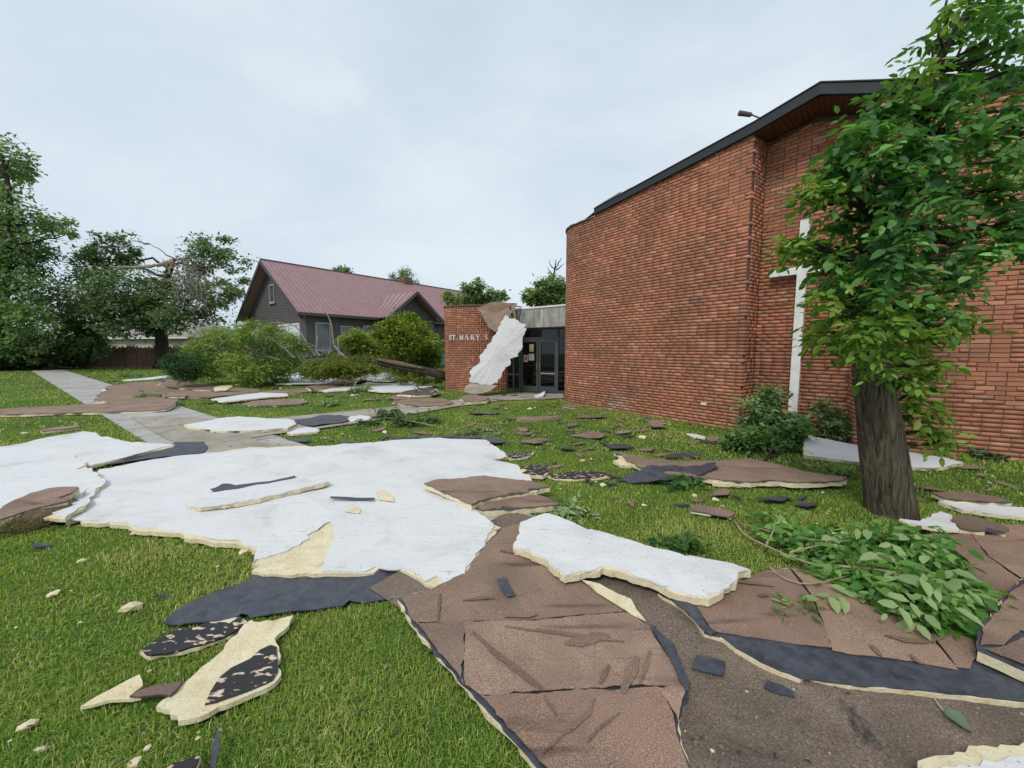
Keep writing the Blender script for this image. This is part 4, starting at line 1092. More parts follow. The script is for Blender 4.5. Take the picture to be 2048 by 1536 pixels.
# small torn flakes of roofing strewn over the middle lawn
flake = []
for k in range(8):
    rd = random.Random(900+k); n = rd.randint(5, 8)
    ang = sorted(rd.uniform(0, 6.28) for _ in range(n)); P_ = [(math.cos(a)*rd.uniform(.3, .62), math.sin(a)*rd.uniform(.18, .5)) for a in ang]
    mb = MB(); mb.prism(P_, 0, .05, (1, 1, 1))
    flake.append([mesh('roof_flake', mb.V, mb.F, m_, tint=np.ones((len(mb.V), 3))) for m_ in (M['cap'], M['mem'])])
for px0, px1, py0, py1, n, where in ((930,1460,812,905,110,'on the lawn below the curved brick wall'),(1100,1640,900,1020,40,'in the grass around the long brown panel'),(560,940,772,812,26,'on the grass strip before the fallen tree'),
    (600,900,848,885,12,'in the grass beside the leafy bough'),(180,560,756,812,24,'around the far pavement'),(980,1125,788,803,14,'on the doorstep'),(1820,2040,940,1010,8,'on the grass right of the near tree')):
    for k in range(n):
        px, py = random.uniform(px0, px1), random.uniform(py0, py1); x, y = G(px, py)
        if any(inpoly(np.array([(x, y)]), A)[0] for A in LAWN_HOLES): continue
        if (Vector((x, y)) - Cn).dot(-AIN) < 0.25 and (Vector((x, y))-BL).dot(-BIN) < .25: continue
        dark = random.random() < .4
        o = link('roof_flake', random.choice(flake)[1 if dark else 0])
        sz = random.uniform(9, 30)*math.hypot(x, y)/FPX
        o.location = (x, y, .028); o.scale = (sz*1.15, sz*random.uniform(.35, .8), .3); o.rotation_euler = (random.uniform(-.12,.12), random.uniform(-.12,.12), random.uniform(0, 6.28))
        tag(o, ('small torn black membrane flake ' if dark else 'small torn brown roofing flake ') + where, 'scrap', 'small roofing flakes strewn about')

# --- boards at the entrance
def hung(name, label, cat, pix, mat, part, th, back=None, jag=.01):
    """a board standing or hanging free: outline (u, v, depth)"""
    root = empty(name, (*atY(*pix[-1]).xy, 0), label, cat)
    P = [atY(*p) for p in pix]; Q = []
    for a, b in zip(P, P[1:]+P[:1]):
        k = max(1, int((b-a).length/0.08))
        for j in range(k):
            q = a.lerp(b, j/k)
            if j: q = q + Vector((random.uniform(-jag, jag)*2, 0, random.uniform(-jag, jag)))
            Q.append(q)
    nrm = Vector((0, 0, 0))
    for a, b in zip(P, P[1:]+P[:1]): nrm += a.cross(b)
    nrm.normalize()
    if nrm.y > 0: nrm = -nrm
    def lay_(nm, m, d0, d1, sh):
        c = sum(Q, Vector())/len(Q)
        R = [q + (c-q).normalized()*sh*random.uniform(0, 2) for q in Q]
        n = len(R); V = [r - nrm*d0 for r in R] + [r - nrm*d1 for r in R] + [c - nrm*d0 + nrm*.02, c - nrm*d1]
        F = [((i+1) % n, i, 2*n) for i in range(n)] + [(n+i, n+(i+1) % n, 2*n+1) for i in range(n)] + [(i, (i+1) % n, n+(i+1) % n, n+i) for i in range(n)]
        me = mesh(nm, V, F, m, tint=np.ones((len(V), 3)))
        bm = bmesh.new(); bm.from_mesh(me); bmesh.ops.recalc_face_normals(bm, faces=bm.faces); bm.to_mesh(me); bm.free()
        return link(nm, me, root)
    lay_(part, M[mat], 0, .006, .006)
    lay_('foam_core' if back is None else back[0], M['foam' if back is None else back[1]], .007, th, 0.0)
    return root
hung('brown_roof_sheet', 'brown roofing sheet draped over the top of the brick entrance wall', 'roofing sheet',
     [(953,617,14.15),(975,606,14.0),(995,603,14.0),(1018,606,14.1),(1035,606,14.2),(1026,622,13.9),(1012,640,13.7),(1000,655,13.6),(990,664,13.55),(978,655,13.65),(968,640,13.8),(962,626,14.0)], 'cap', 'cap_sheet', .02, ('membrane', 'mem'))
hung('white_roof_panel', 'tall white roof board leaning from the entrance beam down to the ground', 'roofing panel',
     [(1011,630,13.6),(1030,640,13.55),(1052,650,13.5),(1049,668,13.45),(1045,685,13.4),(1037,712,13.3),(1020,718,13.28),(1022,726,13.25),(1010,738,13.2),(1004,745,13.18),(995,766,13.1),(975,770,13.05),(938,763,13.0),(943,752,13.05),(939,742,13.1),(950,733,13.15),(960,722,13.2),(958,713,13.25),(968,700,13.3),(974,690,13.35),(984,678,13.4),(996,656,13.5)], 'facer', 'facer', .05, None, .03)
hung('foam_chunk', 'yellow foam block wedged between leaning white board and beam', 'foam', [(1018,640,13.75),(1028,636,13.78),(1040,644,13.75),(1032,650,13.7),(1020,648,13.7)], 'foam', 'foam_face', .1)
hung('bent_board', 'bent tan board at the foot of the leaning white board', 'board', [(928,784,12.95),(931,774,12.98),(940,766,13.05),(965,768,13.05),(995,771,13.0),(975,784,12.85),(950,787,12.85)], 'path', 'board_face', .03)
tf = empty('torn_framing', (0.1, 14.1, 2.5), 'torn roof framing splinters at the left end of the concrete beam', 'framing')
for i, (a, b) in enumerate((((1020,612,14.0),(1026,640,13.9)),((1028,611,14.0),(1030,640,13.9)),((1042,618,14.0),(1036,642,13.85)),((1012,610,14.1),(1044,614,14.1)))):
    MB().beam(atY(*a), atY(*b), .05, .04).build('splinter', M['greyt' if i % 2 else 'frame'], tf)
panel('metal_scrap', 'bent white metal scrap on the doorstep', 'scrap', 'W', [(1068,791,.06),(1080,789,.05),(1087,783,.16),(1091,783,.18),(1086,793,.06),(1075,795,.05)], .06, .01, .004, hole=False)

# ================================================================== VEGETATION
def unit(a): return a/np.maximum(np.linalg.norm(a, axis=1, keepdims=True), 1e-9)
HEXT = np.array([(0,0),(.28,.46),(.68,.40),(1,0),(.68,-.40),(.28,-.46)])
def leaf_mesh(name, P, A, Nn, Ln, Wd, T, mat, shape='hex'):
    """many leaves in one mesh: base points P, axis A, normal Nn, lengths, widths (fraction), tints"""
    A = unit(A); B = unit(np.cross(Nn, A)); C = np.cross(A, B)
    n = len(P)
    tpl = HEXT if shape == 'hex' else np.array([(0,0),(.45,.5),(1,0),(.45,-.5)])
    k = len(tpl)
    fold = np.abs(tpl[:, 1])*0.5; droop = -0.16*tpl[:, 0]**2
    V = P[:, None] + Ln[:, None, None]*(A[:, None]*tpl[None, :, 0, None] + B[:, None]*(tpl[None, :, 1, None]*Wd[:, None, None]) + C[:, None]*((fold[None, :]*Wd[:, None]*.5+droop[None, :])[..., None]))
    V = V.reshape(-1, 3)
    fc = np.array([(0,3,2,1),(0,5,4,3)]) if k == 6 else np.array([(0,3,2,1)])
    L = (fc[None]+(np.arange(n)*k)[:, None, None]).ravel()
    return fast_mesh(name, V, L, np.full(n*len(fc), 4), mat, np.repeat(T, k, axis=0))
def rdir(n, r): return unit(r.normal(size=(n, 3)))
def cloud(lobes, n, leaf, cols, seed, wd=0.5, clump=0.2, up=0.7, down=0.15, sub=26, shell=0.45, jit=0.3):
    """leaf positions clumped through a set of lobes (centre, radius)"""
    r = np.random.default_rng(seed)
    C = np.array([l[0] for l in lobes], float); R = np.array([(l[1],)*3 if np.isscalar(l[1]) else l[1] for l in lobes], float)
    w = R.prod(1)**(2/3.0); w /= w.sum()
    ns = max(3, int(sub*len(lobes)))
    li = r.choice(len(lobes), ns, p=w)
    d = rdir(ns, r); rad = (shell + (1-shell)*r.random(ns)**0.6)
    S = C[li] + d*rad[:, None]*R[li]
    sc = R[li].mean(1)*clump*r.uniform(.7, 1.5, ns)
    ct = r.random(ns)
    k = r.integers(0, ns, n)
    off = r.normal(size=(n, 3))*np.array([1, 1, .62])
    P = S[k] + off*sc[k][:, None]
    A = rdir(n, r) + d[k]*0.6 + np.array([0, 0, -down]); A[:, 2] *= 0.6
    Nn = rdir(n, r)*(1-up)*1.6 + np.array([0, 0, up]) + d[k]*.25
    Ln = leaf*r.uniform(.65, 1.35, n)
    cols = np.array(cols, float)
    f = np.clip(0.55*ct[k] + 0.45*r.random(n), 0, .999)*(len(cols)-1)
    i = f.astype(int); T = cols[i]*(1-(f-i))[:, None] + cols[i+1]*(f-i)[:, None]
    T = T*r.uniform(1-jit*.6, 1+jit*.6, (n, 1))
    return P, A, Nn, Ln, np.full(n, wd)*r.uniform(.8, 1.2, n), T
def limb(mb, a, b, r0, r1, sag=0.0, n=6, sides=6, wob=0.06):
    a, b = Vector(a), Vector(b); l = (b-a).length; pts = []
    for i in range(n):
        f = i/(n-1); p = a.lerp(b, f)
        if 0 < i < n-1: p = p + Vector((random.uniform(-1,1), random.uniform(-1,1), random.uniform(-1,1)))*l*wob
        p.z += -sag*math.sin(f*math.pi)
        pts.append(p)
    mb.tube(pts, [r0+(r1-r0)*i/(n-1) for i in range(n)], sides, rough=.08)
GREENS = [(0.085, 0.144, 0.053), (0.133, 0.211, 0.069), (0.198, 0.288, 0.09), (0.282, 0.362, 0.122)]
DEEP = [(0.091, 0.157, 0.085), (0.15, 0.242, 0.109), (0.231, 0.337, 0.143), (0.355, 0.45, 0.195)]
PALE = [(0.106, 0.172, 0.069), (0.157, 0.235, 0.09), (0.217, 0.304, 0.117), (0.284, 0.373, 0.152)]
def lobes_px(L, Y, dy=0.0, seed=1, flat=0.8):
    r = random.Random(seed); out = []
    for u, v, rad in L:
        y = Y + r.uniform(-1, 1)*dy; R = rad*y/FPX
        out.append((tuple(atY(u, v, y)), (R, R*flat, R)))
    return out
def tree(name, label, cat, base, trunk_pts, r0, r1, L, Y, dy, n, leaf, cols, seed, bark='barkd', group=None, clump=.2, limbs=True, sub=26, wd=.5, shape='quad', mat='leaf', shell=.45, parts=None):
    random.seed(seed)
    root = empty(name, base, label, cat, group)
    lob = lobes_px(L, Y, dy, seed)
    mb = MB()
    pts = curve([Vector(p) for p in trunk_pts], 12)
    rr = [r0+(r1-r0)*(i/11)**.8 for i in range(12)]; rr[0] *= 1.25
    mb.tube(pts, rr, 9, rough=.07)
    if limbs:
        for c, R in lob:
            c = Vector(c)
            j = min(range(3, 12), key=lambda j: (pts[j]-c).length + (2.0 if pts[j].z > c.z else 0))
            limb(mb, pts[j], c, max(.02, rr[j]*.5), max(.008, rr[j]*.12), wob=.07)
            for q in range(4):
                e = c + Vector((random.uniform(-1,1)*R[0], random.uniform(-1,1)*R[1], random.uniform(-.8,1)*R[2]))
                limb(mb, c.lerp(pts[j], .25), e, max(.01, rr[j]*.13), .005, n=4, sides=4)
    mb.build('trunk', M[bark], root, True)
    link('crown', leaf_mesh('crown', *cloud(lob, n, leaf, cols, seed, wd, clump, sub=sub, shell=shell), M[mat], shape), root)['kind'] = 'stuff'
    return root
# --- far trees on the left
tree('deciduous_tree', 'tall dark tree with layered boughs at the left edge', 'tree', (*G(-10, 742), 0), [(*G(-10,742),0), atY(0,640,27.5), atY(15,520,27.5), atY(20,400,27.5), atY(5,310,27.5)], .38, .08,
     [(20,320,36),(-20,350,50),(45,345,22),(10,420,40),(70,440,34),(112,445,26),(130,470,16),(40,500,42),(0,520,50),(70,520,34),(20,590,52),(80,575,30),(-40,450,70),(-50,600,80),(5,660,60),(60,650,40),(105,625,24)],
     28, 2.2, 17000, .30, DEEP, 11, clump=.25)
tree('deciduous_tree', 'storm-broken tree with a pale split limb across its top before the fence', 'tree', (*G(327, 737), 0), [(*G(327,737),0), atY(325,700,31.2), atY(322,640,31.2), atY(330,570,31.2), atY(345,520,31.2)], .55, .2,
     [(215,505,36),(255,500,28),(190,540,36),(165,590,44),(215,590,50),(270,590,50),(320,600,46),(360,570,34),(405,510,36),(440,495,26),(465,525,28),(470,570,28),(440,590,34),(395,605,36),(430,625,24),(300,628,40),(240,630,42),(185,640,40),(350,630,32),(140,620,40)],
     31, 2.5, 22000, .30, [(.085,.140,.074),(.128,.195,.098),(.18,.25,.13),(.25,.30,.17)], 12, clump=.22)
bt = [o for o in bpy.data.objects if o.get('label', '').startswith('storm-broken')][0]
mb = MB()
limb(mb, atY(348,525,29.6), atY(300,534,29.2), .16, .10, sides=6); limb(mb, atY(302,533,29.2), atY(220,534,28.6), .11, .04)
limb(mb, atY(346,520,29.4), atY(336,548,29.2), .14, .06)
mb.build('split_limb', M['twig'], bt)
mb = MB()
for i in range(170):
    a = atY(random.gauss(375, 22), random.gauss(560, 26), 29.2 + random.uniform(-.8, .8))
    b = a + Vector((random.uniform(-1.2, 1.6), random.uniform(-.5, .5), random.uniform(-2.4, .5)))
    limb(mb, a, b, .028, .008, n=4, sides=3, wob=.1)
for a, b in (((345,515),(300,488)),((300,488),(245,480)),((300,488),(275,482)),((345,515),(420,520)),((300,530),(180,545))): limb(mb, atY(*a, 29.6), atY(*b, 29.6), .06, .02, sides=4)
mb.build('bare_twigs', M['greyt'], bt)
for i, (lb, L, Y, bx) in enumerate((('dark rounded shrub at the left end of the pavement', [(10,705,46),(-30,690,50),(40,690,36),(25,725,24)], 29.5, 15),
    ('dark broad shrub where the pavement vanishes', [(85,690,36),(110,700,34),(60,710,30),(95,722,22)], 32, 90),
    ('dark shrub against the left end of the wooden fence', [(150,680,34),(180,690,30),(135,705,26),(165,715,18)], 32.5, 155))):
    tree('dark_shrub', lb, 'shrub', (*G(bx, 740), 0), [(*G(bx,740),0), atY(bx,720,Y), atY(bx,700,Y), atY(bx,680,Y)], .12, .03, L, Y, 1.2, 6500, .26, DEEP, 30+i, group='dark shrubs before the fence')
# --- trees behind the house and the church
tree('deciduous_tree', 'bright airy tree showing above the brick entrance wall', 'tree', tuple(atY(950,690,26).xy)+(0,), [tuple(atY(950,690,26).xy)+(0,), atY(950,650,26), atY(952,610,26), atY(952,575,26)], .22, .03,
     [(905,600,16),(935,585,17),(955,572,13),(950,598,26),(985,595,17),(1005,592,12),(975,610,20),(915,612,20)], 26, 1.2, 5200, .22, PALE, 41, clump=.26, shell=.2)
tree('deciduous_tree', 'rounded tree with bare broken twigs above the concrete beam', 'tree', tuple(atY(1095,690,24).xy)+(0,), [tuple(atY(1095,690,24).xy)+(0,), atY(1095,650,24), atY(1098,600,24), atY(1108,550,24), atY(1112,520,24)], .2, .02,
     [(1062,592,16),(1085,580,20),(1110,570,22),(1100,600,26),(1120,598,20),(1075,605,18)], 24, 1.0, 6500, .20, GREENS, 42, clump=.24)
o = [o for o in bpy.data.objects if o.get('label', '').startswith('rounded tree with bare')][0]
mb = MB()
for a, b in (((1108,555),(1112,518)),((1110,545),(1098,520)),((1112,535),(1122,515)),((1106,550),(1095,535)),((1112,540),(1128,528))): limb(mb, atY(*a, 24), atY(*b, 24), .05, .012, n=5, sides=4)
mb.build('bare_twigs', M['barkd'], o)
tree('conifer_tree', 'dark spiky tree top rising behind the house chimney', 'tree', tuple(atY(805,690,52).xy)+(0,), [tuple(atY(805,690,52).xy)+(0,), atY(805,640,52), atY(806,590,52), atY(806,548,52)], .3, .05,
     [(795,560,18),(815,556,17),(828,572,12),(780,572,12),(805,580,26)], 52, 1.5, 5000, .42, DEEP, 43, wd=.22, mat='needle')
tree('deciduous_tree', 'small tree top peeping over the red roof ridge', 'tree', tuple(atY(680,690,52).xy)+(0,), [tuple(atY(680,690,52).xy)+(0,), atY(680,640,52), atY(680,590,52), atY(682,550,52)], .25, .04,
     [(672,546,10),(688,545,11),(680,556,14)], 52, 1.2, 1500, .36, GREENS, 44, clump=.3)
for i, (x, y, s) in enumerate(((-62,46,5.0),(-52,54,5.5),(-74,40,6.0),(-90,55,7),(-40,62,5))):
    lob = [((x+random.uniform(-1,1)*s*.5, y+random.uniform(-1,1)*s*.4, s*.55+random.uniform(0,.5)*s), s*random.uniform(.35,.5)) for _ in range(7)]
    r_ = empty('deciduous_tree', (x, y, 0), 'distant green tree beyond the neighbouring gardens', 'tree', 'distant trees beyond the gardens')
    MB().tube([(x,y,0),(x,y,s*.4),(x+.2,y,s*.9)], [.3,.22,.06], 7).build('trunk', M['barkd'], r_)
    link('crown', leaf_mesh('crown', *cloud(lob, 3000, .42, DEEP, 60+i, clump=.25), M['leaf'], 'quad'), r_)['kind'] = 'stuff'
# --- shrubs beside the house, young pine
tree('garden_shrub', 'large yellow-green shrub in front of the house gable', 'shrub', (*G(800, 757), 0), [(*G(800,757),0), atY(800,735,17.5), atY(798,700,17.5), atY(800,660,17.5)], .09, .02,
     [(790,645,20),(815,650,24),(770,668,24),(840,670,26),(800,680,36),(860,690,24),(755,700,26),(790,715,34),(840,715,34),(870,722,20)], 18, 1.2, 15000, .15, [(.11,.17,.026),(.18,.25,.036),(.26,.33,.05),(.36,.41,.08)], 51, clump=.30, sub=14, shell=.15)
tree('garden_shrub', 'smaller yellow-green shrub left of the large one', 'shrub', (*G(705, 750), 0), [(*G(705,750),0), atY(705,730,19), atY(703,700,19), atY(704,675,19)], .06, .02,
     [(697,665,13),(708,680,18),(722,690,16),(690,690,14),(710,705,18)], 19, .8, 5200, .15, [(.10,.17,.026),(.17,.25,.036),(.25,.33,.05),(.33,.39,.08)], 52, clump=.32, sub=12, shell=.15)
tree('pine_sapling', 'small feathery dark green pine on the lawn beside the brown debris', 'tree', (*G(368, 762), 0), [(*G(368,762),0), atY(366,745,15), atY(364,725,15), atY(362,705,15)], .05, .01,
     [(345,728,16),(365,715,14),(385,722,14),(372,738,20),(352,742,14),(392,738,10),(375,752,14)], 15, .4, 9000, .17, [(.032,.078,.034),(.052,.115,.045),(.085,.160,.06),(.125,.20,.08)], 53, wd=.10, mat='needle', clump=.42, sub=10, shell=.05)
# --- the uprooted tree lying before the house
ft_ = empty('fallen_tree', (*G(790, 757), 0), 'uprooted tree lying across the lawn before the house, bark half stripped', 'tree')
mb = MB()
tp = curve([atY(893,752,15.6), atY(850,742,15.8), atY(800,733,16.1), atY(750,724,16.5), atY(700,716,17), atY(660,712,17.5), atY(610,716,18)], 22)
mb.tube(tp, lerpl([.19,.18,.16,.14,.11,.08,.04], 22), 10, rough=.08)
mb.build('trunk', M['barkd'], ft_, True)
mb = MB()
tq = curve([atY(850,737,15.6), atY(800,727,15.9), atY(755,719,16.3)], 10)
mb.tube([p + Vector((0, -.03, 0)) for p in tq], lerpl([.03,.10,.05], 10), 8, rough=.12)
mb.build('stripped_bark', M['barkr'], ft_, True)
mb = MB()
for pts_, r0, r1 in ((((688,712),(668,690),(664,655),(655,630),(638,612)), .09, .02), (((632,712),(615,690),(598,660),(580,648),(540,645)), .10, .02), (((640,712),(632,700),(636,672)), .10, .04), (((678,712),(677,690),(676,673)), .08, .05),
    (((690,716),(676,705),(672,715),(660,735)), .05, .02), (((680,708),(698,718),(705,722)), .05, .02), (((590,716),(560,690),(520,665),(470,650)), .08, .02), (((560,720),(530,712),(500,722)), .06, .02), (((600,720),(580,680),(545,660)), .05, .015),
    (((500,700),(470,670),(440,668)), .05, .015), (((520,690),(530,670),(560,655)), .04, .012), (((440,690),(470,668),(520,655)), .05, .012)):
    P = curve([atY(u, v, 16.4) for u, v in pts_], 9); mb.tube(P, lerpl([r0*.55, r1*.6], 9), 5, rough=.08)
for k in range(46):
    a = atY(random.uniform(400, 660), random.uniform(690, 735), 16.6); ang = random.uniform(.3, 2.9); l = random.uniform(.5, 1.7)
    limb(mb, a, a + Vector((math.cos(ang)*l, random.uniform(-.4, .2), math.sin(ang)*l*.75)), .018, .005, n=5, sides=4, wob=.07)
mb.build('bare_branches', M['greyt'], ft_)
PINE = [(0.119, 0.182, 0.043), (0.191, 0.275, 0.062), (0.27, 0.386, 0.083), (0.396, 0.508, 0.12)]
lob = lobes_px([(400,720,32),(430,700,34),(470,690,36),(440,735,30),(500,710,40),(540,705,40),(480,735,34),(530,735,32),(580,725,34),(620,735,26),(450,670,20),(500,665,20),(545,668,20),(590,690,22),(410,745,18),(560,745,20)], 16.8, 1.2, 5)
link('needle_boughs', leaf_mesh('needle_boughs', *cloud(lob, 26000, .22, PINE, 71, wd=.14, clump=.34, up=.3, sub=9, shell=.1), M['needle'], 'quad'), ft_)['kind'] = 'stuff'
lob = lobes_px([(640,738,20),(670,732,24),(700,735,26),(730,742,20),(660,748,14),(840,758,12),(870,762,10),(800,750,14)], 15.8, .5, 6)
link('leafy_boughs', leaf_mesh('leafy_boughs', *cloud(lob, 9000, .15, [(.08,.115,.02),(.14,.18,.03),(.21,.24,.045),(.28,.29,.075)], 72, wd=.3, clump=.36, sub=8, shell=.1), M['leaf'], 'quad'), ft_)['kind'] = 'stuff'
# --- bushes at the foot of the cross and along the brick wall
def bush(label, L, Y, dy, n, leaf, cols, seed, base, wd=.5):
    root = empty('garden_bush', (*G(*base), 0), label, 'bush')
    lob = lobes_px(L, Y, dy, seed)
    mb = MB(); b = Vector((*G(*base), 0))
    for c, R in lob: limb(mb, b + Vector((random.uniform(-.1,.1), random.uniform(-.1,.1), 0)), c, .014, .005, n=5, sides=5)
    mb.build('stems', M['barkd'], root)
    link('foliage', leaf_mesh('foliage', *cloud(lob, n, leaf, cols, seed, wd, .36, sub=11, shell=.1), M['leaf'], 'hex'), root)['kind'] = 'stuff'
bush('dark green bush behind, at the foot of the white cross', [(1530,805,26),(1510,830,30),(1555,815,26),(1500,860,28),(1545,850,34),(1590,850,22)], 6.75, .12, 3000, .085, DEEP, 81, (1540, 872))
bush('light green leafy bush in front, spilling over the lawn', [(1475,885,24),(1505,880,26),(1540,890,30),(1580,875,26),(1598,850,16),(1560,915,22),(1470,905,16),(1590,905,16)], 5.95, .12, 2600, .085, [(.055,.125,.032),(.085,.175,.045),(.125,.225,.065),(.19,.29,.11)], 82, (1530, 925))
bush('shaded bush right of the cross inside the brick recess', [(1640,815,16),(1665,835,20),(1690,850,20),(1660,865,24),(1690,878,18)], 6.55, .08, 1500, .08, DEEP, 83, (1668, 892))
bush('low white-green plant at the right brick wall foot', [(1955,913,11),(1975,916,12),(1992,914,9)], 5.5, .06, 260, .08, [(.05,.09,.04),(.09,.15,.07),(.16,.24,.13)], 84, (1972, 925))
bush('low yellow-green plants in front of the leaning white panel', [(1650,935,12),(1680,945,16),(1705,950,14),(1715,935,10)], 4.75, .08, 420, .05, PALE, 85, (1685, 962), .35)

# ------------------------------------------------------------------ the near tree
def sprigs(centres, r, n_leaf, ll, cols, tops=None):
    """compound leaves: each with five to seven leaflets along a rachis"""
    out = [[] for _ in range(6)]
    n = len(centres)
    D = rdir(n, r); D[:, 2] = D[:, 2]*.45 - .25; D = unit(D)
    side = unit(np.cross(D, np.array([0, 0, 1.0])) + r.normal(size=(n, 3))*.25); upv = np.cross(side, D)
    upv = np.where(upv[:, 2:3] < 0, -upv, upv)
    cols = np.array(cols, float); f = r.random(n)*(len(cols)-1.001); i = f.astype(int)
    base = cols[i]*(1-(f-i))[:, None] + cols[i+1]*(f-i)[:, None]
    base = base*np.where(r.random((n, 1)) < .10, np.array([[1.9, 1.6, 1.9]]), 1.0)
    Lr = ll*r.uniform(1.6, 2.4, n)
    for k in range(n_leaf):
        if k == n_leaf-1: pos, s = 1.0, 0.0
        else: pos, s = 0.25 + 0.7*(k//2)/max(1, (n_leaf-1)//2), (1 if k % 2 else -1)
        P = centres + D*(Lr*pos)[:, None] + np.array([0, 0, -1.0])*(.22*Lr*pos**2)[:, None]
        A = D*(.55 if s else 1) + side*s + r.normal(size=(n, 3))*.22; A[:, 2] -= .18
        Nn = upv + r.normal(size=(n, 3))*.38
        for q, a in zip(out, (P, A, Nn, ll*r.uniform(.5, 1.35, n), r.uniform(.42, .62, n), base*r.uniform(.8, 1.25, (n, 1)))): q.append(a)
    return [np.concatenate(q) for q in out]
YT = 3.62
tn = empty('broadleaf_tree', (*G(1781, 1033), 0), 'near broadleaf tree with thick furrowed trunk and snapped top', 'tree')
tpts = [atY(1782,1052,YT-.05), atY(1782,1030,YT), atY(1777,985,YT), atY(1766,900,YT+.02), atY(1752,800,YT+.03), atY(1742,735,YT+.05), atY(1748,650,YT+.08), atY(1770,520,YT+.1), atY(1800,400,YT+.12), atY(1838,260,YT+.15), atY(1866,150,YT+.18)]
trr = [.255,.246,.238,.228,.20,.175,.145,.12,.105,.085,.045]
tp = curve(tpts, 60); tr_ = [q*.78 for q in lerpl(trr, 60)]
V, F = [], []
ns = 44
for i, (p, rad) in enumerate(zip(tp, tr_)):
    for k in range(ns):
        a = 2*math.pi*k/ns
        ridge = noise.noise((math.cos(a)*5.5, math.sin(a)*5.5, p.z*1.5)) + .5*noise.noise((math.cos(a)*12, math.sin(a)*12, p.z*3))
        flare = 1 + (.08*max(0, .25-p.z)/.25)*(.6+.6*noise.noise((math.cos(a)*1.6, math.sin(a)*1.6, 3)))
        q = rad*flare*(1 + .05*ridge)
        V.append((p.x+math.cos(a)*q, p.y+math.sin(a)*q, max(p.z, -.02)))
for i in range(59):
    for k in range(ns): F.append((i*ns+k, i*ns+(k+1) % ns, (i+1)*ns+(k+1) % ns, (i+1)*ns+k))
F.append([59*ns+k for k in range(ns)])
trunk = link('trunk', mesh('trunk', V, F, M['bark'], True), tn)
CR = [(1575,486,18),(1628,388,24),(1650,345,22),(1605,488,34),(1580,492,16),(1640,500,34),(1640,372,30),(1665,360,34),(1700,375,26),(1690,300,36),(1720,255,34),(1750,310,44),(1760,215,34),(1800,210,40),(1850,215,44),(1745,400,44),(1700,440,30),(1720,480,48),(1680,535,40),(1740,550,50),(1700,600,40),(1655,600,26),
      (1640,665,30),(1680,670,36),(1710,690,34),(1760,690,44),(1790,620,50),(1820,700,36),(1840,640,44),(1880,600,44),(1910,560,40),(1920,650,26),(1870,520,50),(1810,330,46),(1870,300,46),(1920,255,44),(1900,180,40),(1950,190,40),(1965,290,44),(1940,380,46),(1880,420,46),(1990,380,36),(1985,470,44),(2030,320,40),(2030,440,40),(2020,230,36),
      (1950,500,36),(1860,90,18),(1880,60,22),(1920,40,28),(1925,110,30),(1960,90,34),(1985,40,32),(2020,30,26),(2000,130,30),(2035,140,26),(1825,135,14),(1865,140,16),(1905,10,22),(1960,5,30),(2035,90,24),(1780,735,26),(1815,755,22),(1830,790,22),(1850,825,22),(1870,855,20),(1885,878,16),(1840,755,20),(1860,730,18),(1800,470,34),
      (1745,715,34),(1725,655,40),(1765,640,44),(1780,560,46),(1790,500,46),(1805,430,44),(1825,360,44),(1790,300,40),(1850,300,40),(2090,380,50),(2090,260,50),(2100,150,44),(2090,60,44),(1980,-40,50),(2080,470,40)]
r = np.random.default_rng(91)
cent, low = [], []
mb = MB()
for (u, v, rad) in CR:
    y = YT + .1 + r.uniform(-.35, .40)
    if (u, v) in ((1745,715),(1725,655),(1765,640),(1780,560),(1790,500),(1805,430),(1825,360),(1790,300),(1850,300)): y = YT - .38
    if v > 725: y = YT - .05 + r.uniform(-.1, .1)
    R = rad*y/FPX; c = atY(u, v, y)
    j = min(range(22, 60), key=lambda j: (tp[j]-c).length + (.5 if tp[j].z > c.z else 0)) if v < 740 else min(range(14, 34), key=lambda j: (tp[j]-c).length)
    limb(mb, tp[j], c, min(.035, tr_[j]*.4), .006, n=6, sides=5, wob=.05)
    dens = 1.0 if v > 190 else .30
    m = int((R/.19)**2*(25 if v > 600 or u < 1700 else 17)*dens) + 9
    P = np.array(c) + rdir(m, r)*(r.random((m, 1))**.42)*R*np.array([1, .9, 1])
    cent.append(P)
    if v > 600 or u < 1660 or rad < 24: low.append(np.ones(m))
    else: low.append(np.zeros(m))
limb(mb, tp[56], atY(1935,-20,YT+.3), .04, .02, n=7, sides=6); limb(mb, tp[58], atY(1900,-30,YT+.2), .02, .01, n=6, sides=5)
mb.build('limbs', M['barkd'], tn, True)
MB().tube([tp[58], tp[59], tp[59]+Vector((.01, 0, .10)), tp[59]+Vector((.0, 0, .2))], [.05,.045,.03,.004], 6, rough=.25).build('snapped_top', M['wood'], tn)
cent = np.concatenate(cent); low = np.concatenate(low)
LG = [(0.039, 0.11, 0.036), (0.067, 0.175, 0.047), (0.108, 0.25, 0.064), (0.176, 0.34, 0.099)]
LY = [(0.075, 0.162, 0.026), (0.125, 0.234, 0.035), (0.188, 0.306, 0.048), (0.263, 0.372, 0.083)]
dk = sprigs(cent[low == 0], r, 5, .100, LG); lt = sprigs(cent[low == 1], r, 5, .086, LY)
allL = [np.concatenate([a, b]) for a, b in zip(dk, lt)]
